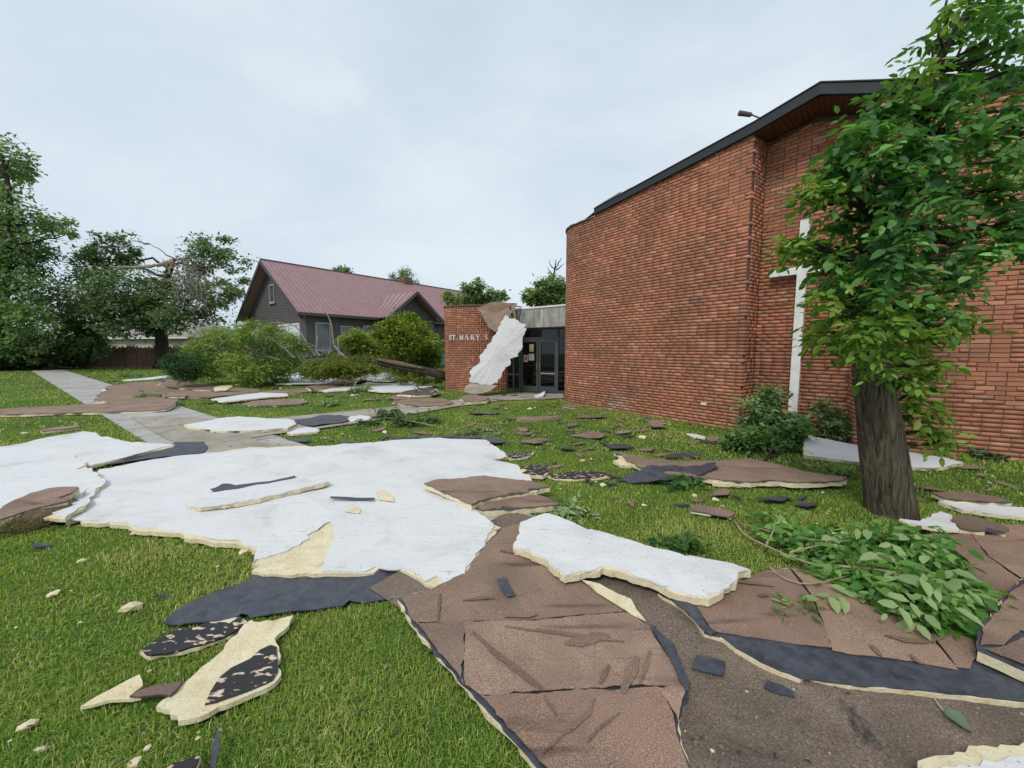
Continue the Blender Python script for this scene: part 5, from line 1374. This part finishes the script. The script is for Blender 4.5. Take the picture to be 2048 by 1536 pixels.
# the leaves nearest the camera are objects, the others one crown
def leaf_variants(cols):
    out = []
    for c in cols:
        out.append((np.array(c), leaf_mesh('leaf', np.zeros((1,3)), np.array([[1.,0,0]]), np.array([[0,0,1.]]), np.array([1.]), np.array([.52]), np.array([c]), M['leaf'], 'hex')))
    return out
def leaf_objects(idx, L, var, parent):
    P, A, Nn, Ln, Wd, T = L
    A = unit(A); B = unit(np.cross(Nn, A)); C = np.cross(A, B)
    for i in idx:
        me = min(var, key=lambda v: np.abs(v[0]-T[i]).sum())[1]
        o = link('leaf', me, parent); s = Ln[i]
        o.matrix_basis = Matrix(((A[i][0]*s, B[i][0]*s, C[i][0]*s, P[i][0]), (A[i][1]*s, B[i][1]*s, C[i][1]*s, P[i][1]), (A[i][2]*s, B[i][2]*s, C[i][2]*s, P[i][2]), (0, 0, 0, 1)))
def split_leaves(L, k, parent, name, var):
    d = np.linalg.norm(L[0]-np.array([0, 0, CH]), axis=1) - 6*np.clip(L[3]-.08, 0, .05)
    order = np.argsort(d); near, rest = order[:k], order[k:]
    link(name, leaf_mesh(name, *[a[rest] for a in L], M['leaf'], 'hex'), parent)['kind'] = 'stuff'
    leaf_objects(near, L, var, parent)
VAR = leaf_variants(LG + LY + [(.02,.055,.018),(.05,.11,.03),(.09,.18,.03)])
split_leaves(allL, 240, tn, 'crown', VAR)

# ------------------------------------------------------------------ broken branches lying about
def branch(name, label, stems, blobs, n, ll, cols, seed, indiv=0, zoff=0.0, bark='twig', leaflets=5, squash=.55):
    """stems: lists of (u, v, h); blobs: (u, v, radius px, centre height)"""
    rr_ = np.random.default_rng(seed); random.seed(seed)
    x0, y0 = G(stems[0][0][0], stems[0][0][1], stems[0][0][2])
    root = empty(name, (x0, y0, 0), label, 'branch')
    mb = MB()
    for s in stems:
        pts_ = [Vector((*G(q[0], q[1], q[2]), q[2])) for q in s]
        r0 = s[0][3] if len(s[0]) > 3 else .012
        P = curve(pts_, 10); mb.tube(P, lerpl([r0, r0*.35], 10), 6, rough=.06)
    mb.build('stem', M[bark], root, True)
    cs = []
    for u, v, rad, h in blobs:
        c = np.array((*G(u, v, h), h)); R = rad*math.hypot(c[0], c[1])/FPX
        m = max(3, int(n*rad*rad/sum(b[2]**2 for b in blobs)))
        P = c + rdir(m, rr_)*(rr_.random((m, 1))**.45)*np.array([R, R, R*squash]); P[:, 2] = np.maximum(P[:, 2], .03+zoff); cs.append(P)
    L = sprigs(np.concatenate(cs), rr_, leaflets, ll, cols)
    L[0][:, 2] = np.maximum(L[0][:, 2], .02+zoff); L[1][:, 2] = np.where(L[0][:, 2] < .06+zoff, np.abs(L[1][:, 2])*.4, L[1][:, 2])
    if indiv: split_leaves(L, indiv, root, 'foliage', leaf_variants(list(cols) + [tuple(np.mean(cols, axis=0))]))
    else: link('foliage', leaf_mesh('foliage', *L, M['leaf'], 'hex'), root)['kind'] = 'stuff'
    return root
BC = [(.045,.14,.026),(.085,.22,.040),(.16,.31,.07),(.32,.44,.19)]
bb = branch('broken_branch', 'large leafy broken branch with pale leaf undersides lying on brown sheets', 
    [[(1468,1040,.05,.011),(1490,1070,.06),(1540,1095,.08),(1600,1120,.1),(1680,1140,.12)], [(1475,1045,.05,.007),(1530,1060,.1),(1600,1075,.15),(1680,1085,.2)], [(1530,1095,.07,.008),(1545,1065,.16),(1552,1040,.22)], [(1535,1130,.07,.008),(1565,1155,.08),(1620,1168,.09),(1700,1150,.12)], [(1580,1105,.1,.008),(1640,1090,.16),(1700,1080,.22)],
     [(1640,1130,.1,.01),(1760,1140,.2),(1860,1170,.2),(1940,1215,.1)]],
    [(1590,1075,30,.1),(1640,1085,36,.13),(1690,1075,40,.16),(1700,1130,44,.13),(1760,1090,46,.20),(1770,1150,50,.16),(1830,1110,44,.22),(1850,1080,34,.22),(1840,1170,50,.16),(1880,1140,34,.18),(1800,1195,36,.12),(1860,1205,36,.12),(1895,1190,22,.1),(1560,1040,20,.12)],
    680, .084, BC, 101, indiv=260, zoff=.06)
# pale undersides turned up: large single leaflets on top of the heap
r = np.random.default_rng(7)
pl = []
for u, v, h in ((1770,1105,.36),(1790,1075,.36),(1830,1060,.34),(1860,1075,.33),(1650,1065,.25),(1820,1140,.34),(1855,1150,.33),(1890,1130,.28),(1800,1185,.24),(1835,1200,.22),(1860,1215,.20),(1880,1165,.25),(1760,1190,.18),(1750,1060,.32),(1700,1195,.12),(1905,1075,.26),(1925,1190,.14),(1940,1225,.1),(1845,1235,.12),(1870,1235,.12)):
    pl.append((*G(u, v, h), h))
L = sprigs(np.array(pl), r, 5, .092, [(.24,.34,.15),(.30,.40,.18),(.34,.44,.20)])
L[2] = L[2] + np.array([0, -.8, .6])
leaf_objects(range(len(L[0])), L, leaf_variants([(.24,.34,.15),(.30,.40,.18),(.34,.44,.20)]), bb)
branch('leafy_bough', 'leafy bough dropped on the lawn beside the entrance walk', [[(870,852,.05,.014),(850,848,.08),(810,840,.15),(770,835,.2)], [(800,850,.05,.008),(795,835,.2),(785,820,.3)]],
    [(770,825,20,.16),(795,822,18,.16),(810,838,22,.14),(845,842,16,.1),(740,843,14,.1),(865,838,12,.08),(720,845,10,.06)], 190, .10, [(.05,.10,.03),(.08,.145,.045),(.12,.19,.07)], 102)
branch('leafy_bough', 'thin curved twig with leaves behind the widest white panel', [[(905,862,.03,.010),(930,853,.1),(955,853,.12),(985,862,.06)]], [(945,863,12,.05),(965,862,14,.05),(985,866,10,.05),(930,866,8,.04)], 50, .09, PALE, 103)
branch('leaf_tuft', 'dark green leaf tuft beside the flat brown panel', [[(1140,1028,.02,.008),(1138,1015,.08)]], [(1135,1018,16,.06),(1150,1022,12,.05)], 26, .08, DEEP, 104)
branch('leaf_tuft', 'small bright leaf tuft in the grass above the propped white panel', [[(1372,1100,.02,.006),(1368,1085,.08)]], [(1362,1088,14,.06),(1380,1085,10,.06)], 22, .07, [(.03,.085,.02),(.05,.125,.03),(.08,.17,.05)], 105)
branch('leaf_tuft', 'bright leaf sprig in front of the long brown panel', [[(1340,968,.03,.006),(1362,955,.1),(1385,962,.08)]], [(1355,960,12,.1),(1375,957,12,.1),(1345,966,8,.06)], 26, .08, [(.04,.10,.025),(.065,.15,.035),(.10,.2,.06)], 106)
branch('leaf_tuft', 'low clump of leaves on the far lawn beside the pavement', [[(262,754,.03,.012),(262,746,.2)]], [(255,748,10,.15),(272,749,10,.12),(244,751,7,.1)], 60, .12, GREENS, 107)
branch('leaf_tuft', 'two fallen leaf sprigs on the seamed brown sheet under the branch', [[(1555,1218,.08,.003),(1582,1212,.085)]], [(1568,1214,8,.085),(1600,1208,7,.085)], 6, .055, [(.12,.21,.06),(.17,.27,.09)], 108, zoff=.065)
branch('leafy_bough', 'scraggly green twigs on the lawn strip before the broad white panel', [[(640,812,.03,.01),(660,800,.15),(672,790,.3)]], [(655,806,10,.1),(672,803,10,.12),(640,808,8,.06)], 40, .10, PALE, 109)
branch('leafy_bough', 'leafy tufts caught on the white panels before the fallen trunk', [[(700,782,.1,.01),(720,774,.2),(738,770,.25)]], [(712,777,10,.18),(730,773,10,.2),(740,768,7,.2)], 60, .10, PALE, 110)
branch('leafy_bough', 'green sprigs at the base of the brick entrance wall', [[(840,775,.05,.01),(860,768,.2),(885,772,.15)]], [(855,770,10,.12),(875,774,9,.1),(840,778,7,.1)], 60, .10, [(.07,.11,.02),(.11,.16,.03),(.15,.2,.05)], 111)
branch('leaf_tuft', 'weeds and leaves growing on the widest far brown sheet', [[(280,792,.07,.006),(300,788,.15)]], [(285,790,9,.12),(305,789,9,.1),(325,790,7,.1)], 40, .09, PALE, 112, zoff=.06)
branch('leaf_tuft', 'small weed at the foot of the curved brick wall', [[(1448,845,.03,.006),(1450,838,.1)]], [(1448,840,8,.1)], 12, .07, GREENS, 113)
# the single big leaf on the dirt
bl = empty('fallen_leaf', (*G(1905, 1445), 0), 'single large grey-green fallen leaf with stalk on the bare dirt', 'leaf')
P0, P1 = Vector((*G(1888, 1422, .05), .05)), Vector((*G(1943, 1466, .04), .04))
ax = (P1-P0); wv = ax.cross(Vector((0,0,1))).normalized()
V, F = [], []
prof = [0, .55, .9, 1.0, .92, .72, .40, 0]
for i, w in enumerate(prof):
    f = i/7; c = P0 + ax*f; hw = w*ax.length*.40
    V += [c + wv*hw + Vector((0,0,.006+.014*w*math.sin(f*3))), c + Vector((0,0,-.004)), c - wv*hw + Vector((0,0,.010+.01*math.sin(f*5)))]
for i in range(7): F += [(i*3, i*3+1, i*3+4, i*3+3), (i*3+1, i*3+2, i*3+5, i*3+4)]
link('blade', mesh('blade', V, F, M['leaf'], True, np.tile((.17,.235,.16), (24, 1))), bl)
MB().tube([P0, P0 + (Vector((*G(1872, 1402, .05), .05))-P0)*.6, Vector((*G(1868, 1396, .045), .045))], [.003, .003, .0025], 5, (.35,.42,.2)).build('stalk', M['plain'], bl)
# torn clump of sod at the left
sod = empty('sod_clump', (*G(60, 1030), 0), 'torn clump of dry grassy sod under the left brown panel', 'sod')
mb = MB()
for u, v, rad, h in ((20,1040,44,.05),(70,1030,40,.06),(112,1016,28,.06),(50,1050,26,.03)):
    c = Vector((*G(u, v, h), h)); R = rad*c.xy.length/FPX
    bm = bmesh.new(); bmesh.ops.create_icosphere(bm, subdivisions=2, radius=1)
    for vv in bm.verts: vv.co = Vector((vv.co.x*R, vv.co.y*R*.8, max(-h, vv.co.z*R*.35)))*(1+.25*noise.noise(vv.co*3+c)) + c
    mb.add([vv.co.copy() for vv in bm.verts], [[q.index for q in f.verts] for f in bm.faces]); bm.free()
mb.build('soil', M['sod'], sod)
r = np.random.default_rng(77); n = 2600
cc = np.array([(*G(u, v, .05), .05) for u, v in ((5,1045),(30,1040),(65,1032),(100,1022),(122,1008),(50,1052),(85,1036),(20,1055))])
P = cc[r.integers(0, len(cc), n)] + r.normal(size=(n,3))*np.array([.09,.07,.02]); P[:, 2] = np.abs(P[:, 2]-.05)+.03
A = r.normal(size=(n,3)) + np.array([.5,-.2,.4])
c0, c1 = np.array((.075,.095,.025)), np.array((.21,.17,.07)); f = r.random((n,1))
link('dry_grass', leaf_mesh('dry_grass', P, A, rdir(n, r)+np.array([0,0,.3]), r.uniform(.05,.13,n), np.full(n,.06), c0*(1-f)+c1*f, M['blade'], 'quad'), sod)['kind'] = 'stuff'

# ================================================================== HOUSE, NEIGHBOURS, FENCE
HQ = Vector((-13.2, 25.0)); HD = Vector((0.62, 0.785)).normalized(); HG = Vector((-HD.y, HD.x)); HO = -HG     # along the long side, across, outward of the long side
HW, HL, ZE, ZR = 10.2, 21.0, 4.2, 7.8
def hp(s, g, z): p = HQ + HD*s + HG*g; return Vector((p.x, p.y, z))
house = empty('bungalow_house', (*HQ, 0), 'dark grey bungalow with reddish metal roof and pale green lower walls', 'house')
def hbox(mb, s0, s1, g0, g1, z0, z1): return mb.obox(hp(s0, g0, z0), (HD*(s1-s0)).to_3d(), (HG*(g1-g0)).to_3d(), (0, 0, z1-z0))
def lap(mb, a, b, z0, z1, out, step=.19, top=None):
    """lapped boards on an upright face from a to b (plan), pushed out along `out`"""
    z = z0
    while z < z1-.02:
        zz = min(z+step, z1); f0, f1 = 0.0, 1.0
        if top: f0, f1 = top((z+zz)/2)
        p, q = a.lerp(b, f0), a.lerp(b, f1)
        mb.add([(p.x+out.x*.025, p.y+out.y*.025, z), (q.x+out.x*.025, q.y+out.y*.025, z), (q.x+out.x*.006, q.y+out.y*.006, zz), (p.x+out.x*.006, p.y+out.y*.006, zz), (p.x, p.y, z), (q.x, q.y, z)], [(0,1,2,3),(4,5,1,0)])
        z = zz
w = MB(); hbox(w, 0, HL, 0, HW, 0, ZE)
half = HW/2
w.add([hp(0,0,ZE), hp(0,HW,ZE), hp(0,half,ZR-.12), hp(HL,0,ZE), hp(HL,HW,ZE), hp(HL,half,ZR-.12)], [(0,2,1),(3,4,5),(0,3,5,2),(1,2,5,4)])
w.build('wall', M['siding'], house)
s_ = MB()
lap(s_, hp(0,HW,0).xy, hp(0,0,0).xy, 1.15, ZE, -HD)
lap(s_, hp(0,HW,0).xy, hp(0,0,0).xy, ZE, ZR-.2, -HD, .19, lambda z: ((z-ZE)/(ZR-ZE)*.5, 1-(z-ZE)/(ZR-ZE)*.5))
lap(s_, hp(0,0,0).xy, hp(HL,0,0).xy, 1.15, ZE, HO)
s_.build('siding_boards', M['siding'], house)['kind'] = 'stuff'
s_ = MB()
lap(s_, hp(-.03,HW,0).xy, hp(-.03,-.03,0).xy, .15, 1.15, -HD); lap(s_, hp(0,-.03,0).xy, hp(HL,-.03,0).xy, .15, 1.15, HO); lap(s_, hp(3.2,-.05,0).xy, hp(5.2,-.05,0).xy, 1.15, 3.1, HO)
s_.build('lower_boards', M['green'], house)['kind'] = 'stuff'
OV, OE = 0.7, 0.5           # gable and eave overhang
slope = (ZR-ZE)/half
def roof_slab(mb, a, b, c, d, th=.12):
    n = (b-a).cross(d-a).normalized()
    if n.z < 0: n = -n
    V = [a, b, c, d] + [p - n*th for p in (a, b, c, d)]
    mb.add(V, [(0,1,2,3),(7,6,5,4),(0,4,5,1),(1,5,6,2),(2,6,7,3),(3,7,4,0)])
    return n
rf = MB()
ridge0, ridge1 = hp(-OV, half, ZR+.05), hp(HL+OV, half, ZR+.05)
e0, e1 = hp(-OV, -OE, ZE-OE*slope+.05), hp(HL+OV, -OE, ZE-OE*slope+.05)
g0, g1 = hp(-OV, HW+OE, ZE-OE*slope+.05), hp(HL+OV, HW+OE, ZE-OE*slope+.05)
nn = roof_slab(rf, e0, e1, ridge1, ridge0); roof_slab(rf, ridge0, ridge1, g1, g0)
# cross gable
DS, DH, DP, DZ = 7.3, 2.6, 1.3, 5.95
rfo = rf.build('roof', M['roof'], house)
rb = MB()
for i in range(int((HL+2*OV)/.31)):
    f = (i+.5)*.31/(HL+2*OV); a, b = e0.lerp(e1, f), ridge0.lerp(ridge1, f)
    rb.beam(a + nn*.015, b + nn*.015, .035, .035, up=nn)
rb.build('roof_ribs', M['roof'], rfo)['kind'] = 'stuff'
MB().tube([ridge0+Vector((0,0,.02)), ridge1+Vector((0,0,.02))], [.07,.07], 6).build('ridge_cap', M['dtrim'], rfo)
d = MB()
ap0, ap1 = hp(DS, -DP-.7, DZ), hp(DS, (DZ-ZE)/slope, DZ)
for sg in (-1, 1):
    ev0 = hp(DS+sg*DH, -DP-.7, DZ-DH*.80); ev1 = hp(DS+sg*DH, (DZ-DH*.8-ZE)/slope-.1, DZ-DH*.80)
    roof_slab(d, ap0, ap1, ev1, ev0, .1)
dg = d.build('gable_roof', M['roof'], house)
d = MB()
for sg in (-1, 1):
    for i in range(6):
        f = (i+.5)/6
        a, b = ap0.lerp(hp(DS+sg*DH, -DP-.7, DZ-DH*.80), f), ap1.lerp(hp(DS+sg*DH, (DZ-DH*.8-ZE)/slope-.1, DZ-DH*.80), f)
        d.beam(ap0.lerp(ap1, f)+Vector((0,0,.03)), hp(DS+sg*DH, -DP-.7+ (DP+.7)*f, DZ-DH*.80+.03), .035, .03)
d.build('roof_ribs', M['roof'], dg)['kind'] = 'stuff'
d = MB(); hbox(d, DS-DH+.5, DS+DH-.5, -DP, .1, 0, 3.95)
d.add([hp(DS-DH+.5,-DP,3.95), hp(DS+DH-.5,-DP,3.95), hp(DS,-DP,DZ-.15), hp(DS-DH+.5,0,3.95), hp(DS+DH-.5,0,3.95), hp(DS,0,DZ-.15)], [(0,1,2),(3,5,4),(0,2,5,3),(1,4,5,2)])
d.build('gable_wall', M['siding'], house)
d = MB()
for sg in (-1, 1): d.beam(ap0 - Vector((0,0,.12)) , hp(DS+sg*DH, -DP-.7, DZ-DH*.80-.12), .06, .2)
d.beam(ridge0-Vector((0,0,.16)), e0-Vector((0,0,.16)), .07, .22); d.beam(ridge0-Vector((0,0,.16)), g0-Vector((0,0,.16)), .07, .22)
d.beam(e0-Vector((0,0,.1)), e1-Vector((0,0,.1)), .06, .16)
d.build('barge_board', M['dtrim'], house)
for g in (.6, half, HW-.6):
    zz = ZE + (half-abs(g-half))*slope - .25
    br = MB(); br.beam(hp(0, g, zz-.1), hp(-OV+.05, g, zz-.1), .12, .12); br.beam(hp(0, g, zz-.8), hp(-OV+.25, g, zz-.15), .1, .1)
    br.build('eave_bracket', M['dtrim'], house)
# windows: frame, pane, sill
def window(face, a0, a1, z0, z1, frame='trim', glass='dark', n=1):
    def P(a, o, z): return hp(-o, a, z) if face == 'gable' else (hp(a, -o, z) if face == 'long' else hp(a, -DP-o, z))
    f = MB()
    def bx(x0, x1, o0, o1, y0, y1, mb):
        p = P(x0, o0, y0); mb.obox(p, P(x1, o0, y0)-p, P(x0, o1, y0)-p, P(x0, o0, y1)-p)
    t = .1
    bx(a0, a1, .03, .09, z0, z0+t, f); bx(a0, a1, .03, .09, z1-t, z1, f)
    for k in range(n+1):
        x = a0 + (a1-a0-t)*k/n; bx(x, x+t, .03, .085, z0+t, z1-t, f)
    fo = f.build('window', M[frame], house)
    for k in range(n):
        x0 = a0 + (a1-a0-t)*k/n + t; x1 = a0 + (a1-a0-t)*(k+1)/n
        m = MB(); bx(x0, x1, .028, .04, z0+t, z1-t, m); m.build('pane', M[glass], fo)
    m = MB(); bx(a0-.08, a1+.08, .03, .14, z0-.07, z0-.005, m); m.build('sill', M[frame], fo)
M['pane'] = simple('window_pane', (.06,.07,.08), .08, .2, 1.0, spec=.9)
M['bright'] = simple('painted_reflection_pane', (.62,.66,.70), .25, .25, .8)  # whitish reflection of the gable windows, painted into the pane colour
window('gable', half-.45, half+.45, 4.9, 6.2, 'trim', 'pane'); 
window('gable', .9, 4.3, 1.7, 3.3, 'white', 'bright', 3); window('gable', 5.2, 7.0, 1.7, 3.3, 'white', 'bright', 2); window('gable', 8.0, 10.2, 1.7, 3.3, 'white', 'bright', 2)
window('long', .5, 1.5, 1.5, 3.35, 'trim', 'pane'); window('long', 2.2, 3.1, 1.9, 3.2, 'trim', 'pane'); window('long', 3.9, 4.6, 2.0, 3.3, 'trim', 'pane'); window('long', 13.0, 14.4, 1.7, 3.2, 'trim', 'pane')
window('cross', DS-1.2, DS+1.2, 1.7, 3.3, 'trim', 'pane', 2)
cb = MB(); 
for k in range(9): hbox(cb, 11.5-.35+.01*(k % 2), 11.85-.01*(k % 2), half-.3, half+.3, 7.1+k*.13, 7.1+k*.13+.12)
cb.build('chimney', M['brick'], house).data.color_attributes['tint'].data.foreach_set('color', np.tile((.22,.10,.075,1), (72,1)).astype(np.float32).ravel())
# neighbours beyond the fence
def cottage(label, cx, cy, ang, w, l, ze, zr, wall, roof):
    root = empty('neighbour_house', (cx, cy, 0), label, 'house')
    c, s = math.cos(ang), math.sin(ang)
    def P(x, y, z): return Vector((cx+c*x-s*y, cy+s*x+c*y, z))
    mb = MB(); mb.obox(P(-l/2,-w/2,0), P(l/2,-w/2,0)-P(-l/2,-w/2,0), P(-l/2,w/2,0)-P(-l/2,-w/2,0), (0,0,ze)); mb.build('wall', M[wall], root)
    mb = MB(); o = .5
    A, B, C_, D_ = P(-l/2-o,-w/2-o,ze-.05), P(l/2+o,-w/2-o,ze-.05), P(l/2+o,w/2+o,ze-.05), P(-l/2-o,w/2+o,ze-.05); R0, R1 = P(-l/2+w*.35,0,zr), P(l/2-w*.35,0,zr)
    mb.add([A,B,C_,D_,R0,R1], [(0,1,5,4),(1,2,5),(2,3,4,5),(3,0,4),(3,2,1,0)]); mb.build('roof', M[roof], root)
    mb = MB(); mb.beam(A+Vector((0,0,-.06)), B+Vector((0,0,-.06)), .06, .16); mb.beam(D_+Vector((0,0,-.06)), A+Vector((0,0,-.06)), .06, .16); mb.build('gutter', M['white'], root)
    for k in (-.28, .05, .3):
        mb = MB(); p = P(l*k, -w/2-.03, 1.1); mb.obox(p, P(l*k+1.3,-w/2-.03,1.1)-p, P(l*k,-w/2+.03,1.1)-p, (0,0,1.1)); mb.build('window', M['pane'], root)
cottage('tan neighbour house with grey hipped roof behind the fence', -39.5, 47, -.25, 8, 12, 2.9, 5.0, 'tan', 'shingle')
cottage('pale low building with a light roof behind the trees', -50, 50, -.1, 7, 12, 2.6, 3.5, 'white', 'metal')
cottage('grey-roofed outbuilding seen past the fallen boughs', -24, 44, .35, 6, 9, 2.4, 4.0, 'tan', 'shingle')
# fence: pickets one by one
fa, fb = Vector((-43.5, 31.6)), Vector((-22.5, 36.7)); fd = (fb-fa).normalized(); fo_ = Vector((fd.y, -fd.x))
fence = empty('wooden_fence', (*fa, 0), 'weathered brown wooden picket fence at the back of the lawn', 'fence')
pk = []
for k in range(6):
    c = random.uniform(.65, 1.25); h = 1.72 + .03*k
    mb = MB(); mb.add([(0,0,.04),(.132,0,.04),(.132,0,h-.05),(.11,0,h),(.022,0,h),(0,0,h-.05),(0,.02,.04),(.132,.02,.04),(.132,.02,h-.05),(.11,.02,h),(.022,.02,h),(0,.02,h-.05)],
        [(0,1,2,3,4,5),(11,10,9,8,7,6),(0,6,7,1),(1,7,8,2),(2,8,9,3),(3,9,10,4),(4,10,11,5),(5,11,6,0)], (c, c*random.uniform(.9,1.05), c*random.uniform(.85,1.1)))
    pk.append(mesh('picket', mb.V, mb.F, M['fence'], tint=np.array(mb.T)))
nf = int((fb-fa).length/.146)
for i in range(nf):
    if random.random() < .01: continue
    p = fa + fd*(i*.146); o = link('picket', random.choice(pk), fence)
    o.matrix_basis = Matrix(((fd.x, -fo_.x, 0, p.x), (fd.y, -fo_.y, 0, p.y), (0, 0, 1, random.uniform(-.03, .02)), (0,0,0,1)))
for i in range(int((fb-fa).length/2.4)+1):
    p = fa + fd*(i*2.4) - fo_*.07; MB().box((p.x-.05, p.y-.05, 0), (p.x+.05, p.y+.05, 1.85), (.9,.9,.9)).build('post', M['fence'], fence)
for z in (.4, 1.4):
    a, b = fa - fo_*.045, fb - fo_*.045; MB().beam((a.x,a.y,z), (b.x,b.y,z), .04, .09, (.8,.8,.8)).build('rail', M['fence'], fence)

# ================================================================== LAWN GRASS (uncountable)
def lawn(n, d0, d1, ln, wd, seed, half_ang=63):
    r = np.random.default_rng(seed)
    d = np.sqrt(r.uniform(d0**2, d1**2, n)); a = np.radians(r.uniform(-half_ang, half_ang, n))
    P = np.stack([d*np.sin(a), d*np.cos(a)], 1)
    keep = np.ones(n, bool)
    s = P @ np.array(SN); t = P @ np.array(SD)
    edge = .05*np.sin(t*5.1)+.04*np.sin(t*13.7+1)
    keep &= ~((s > S0+.0+edge*.6) & (s < S1-.02+edge*.6) & (t > 1.6)) & ~((s > 1.36+edge) & (s < np.where(t < 1, 2.62, 2.9)+edge) & (t <= 1.6))
    keep &= ~inpoly(P, np.array(EPW))
    bpoly = np.array([tuple(Cc+Vector((0,1))), tuple(Vector(arc[14])), tuple(Vector(arc[26])), tuple(Vector(arc[36])), tuple(Sx), tuple(Cn), tuple(C2), tuple(R2), tuple(BL), tuple(BE), (14, 14), (3, 16), (-.2, 15), (-1.4, 14.3), (-2.5, 15), (-2.5, 20), (8, 22), (5, 13)])
    keep &= ~inpoly(P, bpoly)
    for A in LAWN_HOLES:
        lo, hi = A.min(0), A.max(0)
        m = keep & (P[:, 0] > lo[0]) & (P[:, 0] < hi[0]) & (P[:, 1] > lo[1]) & (P[:, 1] < hi[1])
        if m.any():
            idx = np.where(m)[0]; keep[idx[inpoly(P[idx], A)]] = False
    P = P[keep]; n = len(P); d = d[keep]
    patch = np.array([noise.noise((x*.55, y*.55, 1.0)) for x, y in P]); fine = np.array([noise.noise((x*2.3, y*2.3, 9.0)) for x, y in P])
    L = ln*r.uniform(.55, 1.35, n)*(1+.45*fine)
    W = wd*r.uniform(.7, 1.3, n)
    az = r.uniform(0, 2*np.pi, n); lean = r.uniform(.15, 1.25, n)
    dx = np.stack([np.cos(az), np.sin(az), np.zeros(n)], 1); sx = np.stack([-np.sin(az), np.cos(az), np.zeros(n)], 1)
    B = np.concatenate([P, np.full((n, 1), -.004)], 1)
    up = np.array([0, 0, 1.0])
    m1 = B + (dx*(lean*.22)[:, None] + up*.55)*L[:, None]; tip = B + (dx*(lean*.85)[:, None] + up*(1-.5*lean)[:, None])*L[:, None]
    V = np.stack([B - sx*W[:, None]/2, B + sx*W[:, None]/2, m1 + sx*W[:, None]*.4, m1 - sx*W[:, None]*.4, tip], 1).reshape(-1, 3)
    o = (np.arange(n)*5)[:, None]
    Lp = np.concatenate([o+np.array([[0,1,2,3]]), o+np.array([[3,2,4]])], 1).ravel()
    f = np.clip(.5+.75*patch+.25*fine+r.normal(size=n)*.22, 0, 1)[:, None]
    c0, c1, c2 = np.array(GC[0]), np.array(GC[1]), np.array(GC[2])
    T = np.where(f < .55, c0+(c1-c0)*f/.55, c1+(c2-c1)*(f-.55)/.45)
    dry = r.random(n) < .10 + .22*np.clip(fine+.6*patch, 0, 1); T[dry] = np.array(GC[3])*r.uniform(.7, 1.2, (dry.sum(), 1))
    return V, Lp, np.tile([4, 3], n), np.repeat(T*r.uniform(.8, 1.2, (n, 1)), 5, axis=0)
GC = [(0.144, 0.27, 0.04), (0.254, 0.374, 0.053), (0.398, 0.453, 0.112), (0.577, 0.494, 0.223)]
parts_ = [lawn(n, d0, d1, ln, wd, 200+i) for i, (n, d0, d1, ln, wd) in enumerate(((150000, .9, 3.0, .038, .0034), (170000, 3.0, 6.0, .040, .0055), (130000, 6.0, 12.0, .044, .011), (80000, 12.0, 24.0, .05, .024), (50000, 24.0, 45.0, .06, .05)))]
off_ = np.cumsum([0] + [len(p[0]) for p in parts_[:-1]])
tag(link('lawn_grass', fast_mesh('lawn_grass', np.concatenate([p[0] for p in parts_]), np.concatenate([p[1]+o for p, o in zip(parts_, off_)]), np.concatenate([p[2] for p in parts_]), M['blade'], np.concatenate([p[3] for p in parts_]))),
    'short green lawn grass covering the churchyard', 'grass', kind='stuff')
# loose gravel on the bare dirt (uncountable)
r = np.random.default_rng(303); n = 1500
t_ = r.uniform(-3.5, 2.0, n); s_v = r.uniform(1.4, 2.55, n)
P = np.stack([SD.x*t_+SN.x*s_v, SD.y*t_+SN.y*s_v], 1)
k_ = np.ones(n, bool)
for A in LAWN_HOLES: k_ &= ~inpoly(P, A)
P = P[k_]; n = len(P)
OC = np.array([(1,0,0),(0,1,0),(-1,0,0),(0,-1,0),(0,0,1),(0,0,-1)], float)
FC = np.array([(0,1,4),(1,2,4),(2,3,4),(3,0,4),(1,0,5),(2,1,5),(3,2,5),(0,3,5)])
sz = r.uniform(.0018, .006, n)*np.where(r.random(n) < .05, 1.8, 1)
V = np.concatenate([P, np.full((n, 1), .032)], 1)[:, None] + OC[None]*sz[:, None, None]*r.uniform(.5, 1.2, (n, 6, 1))
gcol = np.array([(.30,.25,.20),(.16,.12,.10),(.42,.38,.33),(.10,.08,.07)])[r.choice(4, n, p=[.4,.3,.1,.2])]
tag(link('gravel', fast_mesh('gravel', V.reshape(-1, 3), (FC[None]+(np.arange(n)*6)[:, None, None]).ravel(), np.full(n*8, 3), M['plain'], np.repeat(gcol, 6, axis=0))), 'fine loose gravel on the bare dirt', 'gravel', kind='stuff')

# shredded leaves strewn over the lawn (uncountable)
r = np.random.default_rng(404); n = 5200
d_ = 1.5*np.exp(r.random(n)*math.log(14)); a_ = np.radians(r.uniform(-60, 50, n))
P = np.stack([d_*np.sin(a_), d_*np.cos(a_)], 1); k_ = np.ones(n, bool)
for A in LAWN_HOLES: k_ &= ~inpoly(P, A)
k_ &= ~(((P - np.array(Cn)) @ np.array(-AIN) < .1) & ((P - np.array(BL)) @ np.array(-BIN) < .1))
P = P[k_]; n = len(P); d_ = d_[k_]
lc = np.array([(.12,.20,.06),(.20,.26,.10),(.26,.20,.10),(.10,.07,.045),(.30,.34,.20)])[r.choice(5, n, p=[.35,.2,.15,.2,.1])]
A_ = rdir(n, r); A_[:, 2] *= .25
tag(link('leaf_litter', leaf_mesh('leaf_litter', np.concatenate([P, r.uniform(.028, .044, (n, 1))], 1), A_, np.array([0, 0, 1.]) + rdir(n, r)*.5, r.uniform(.012, .04, n)*np.clip(d_/4, .8, 2.2), r.uniform(.3, .6, n), lc, M['leaf'], 'quad')), 'shredded leaves and litter strewn over the lawn', 'leaf litter', kind='stuff')
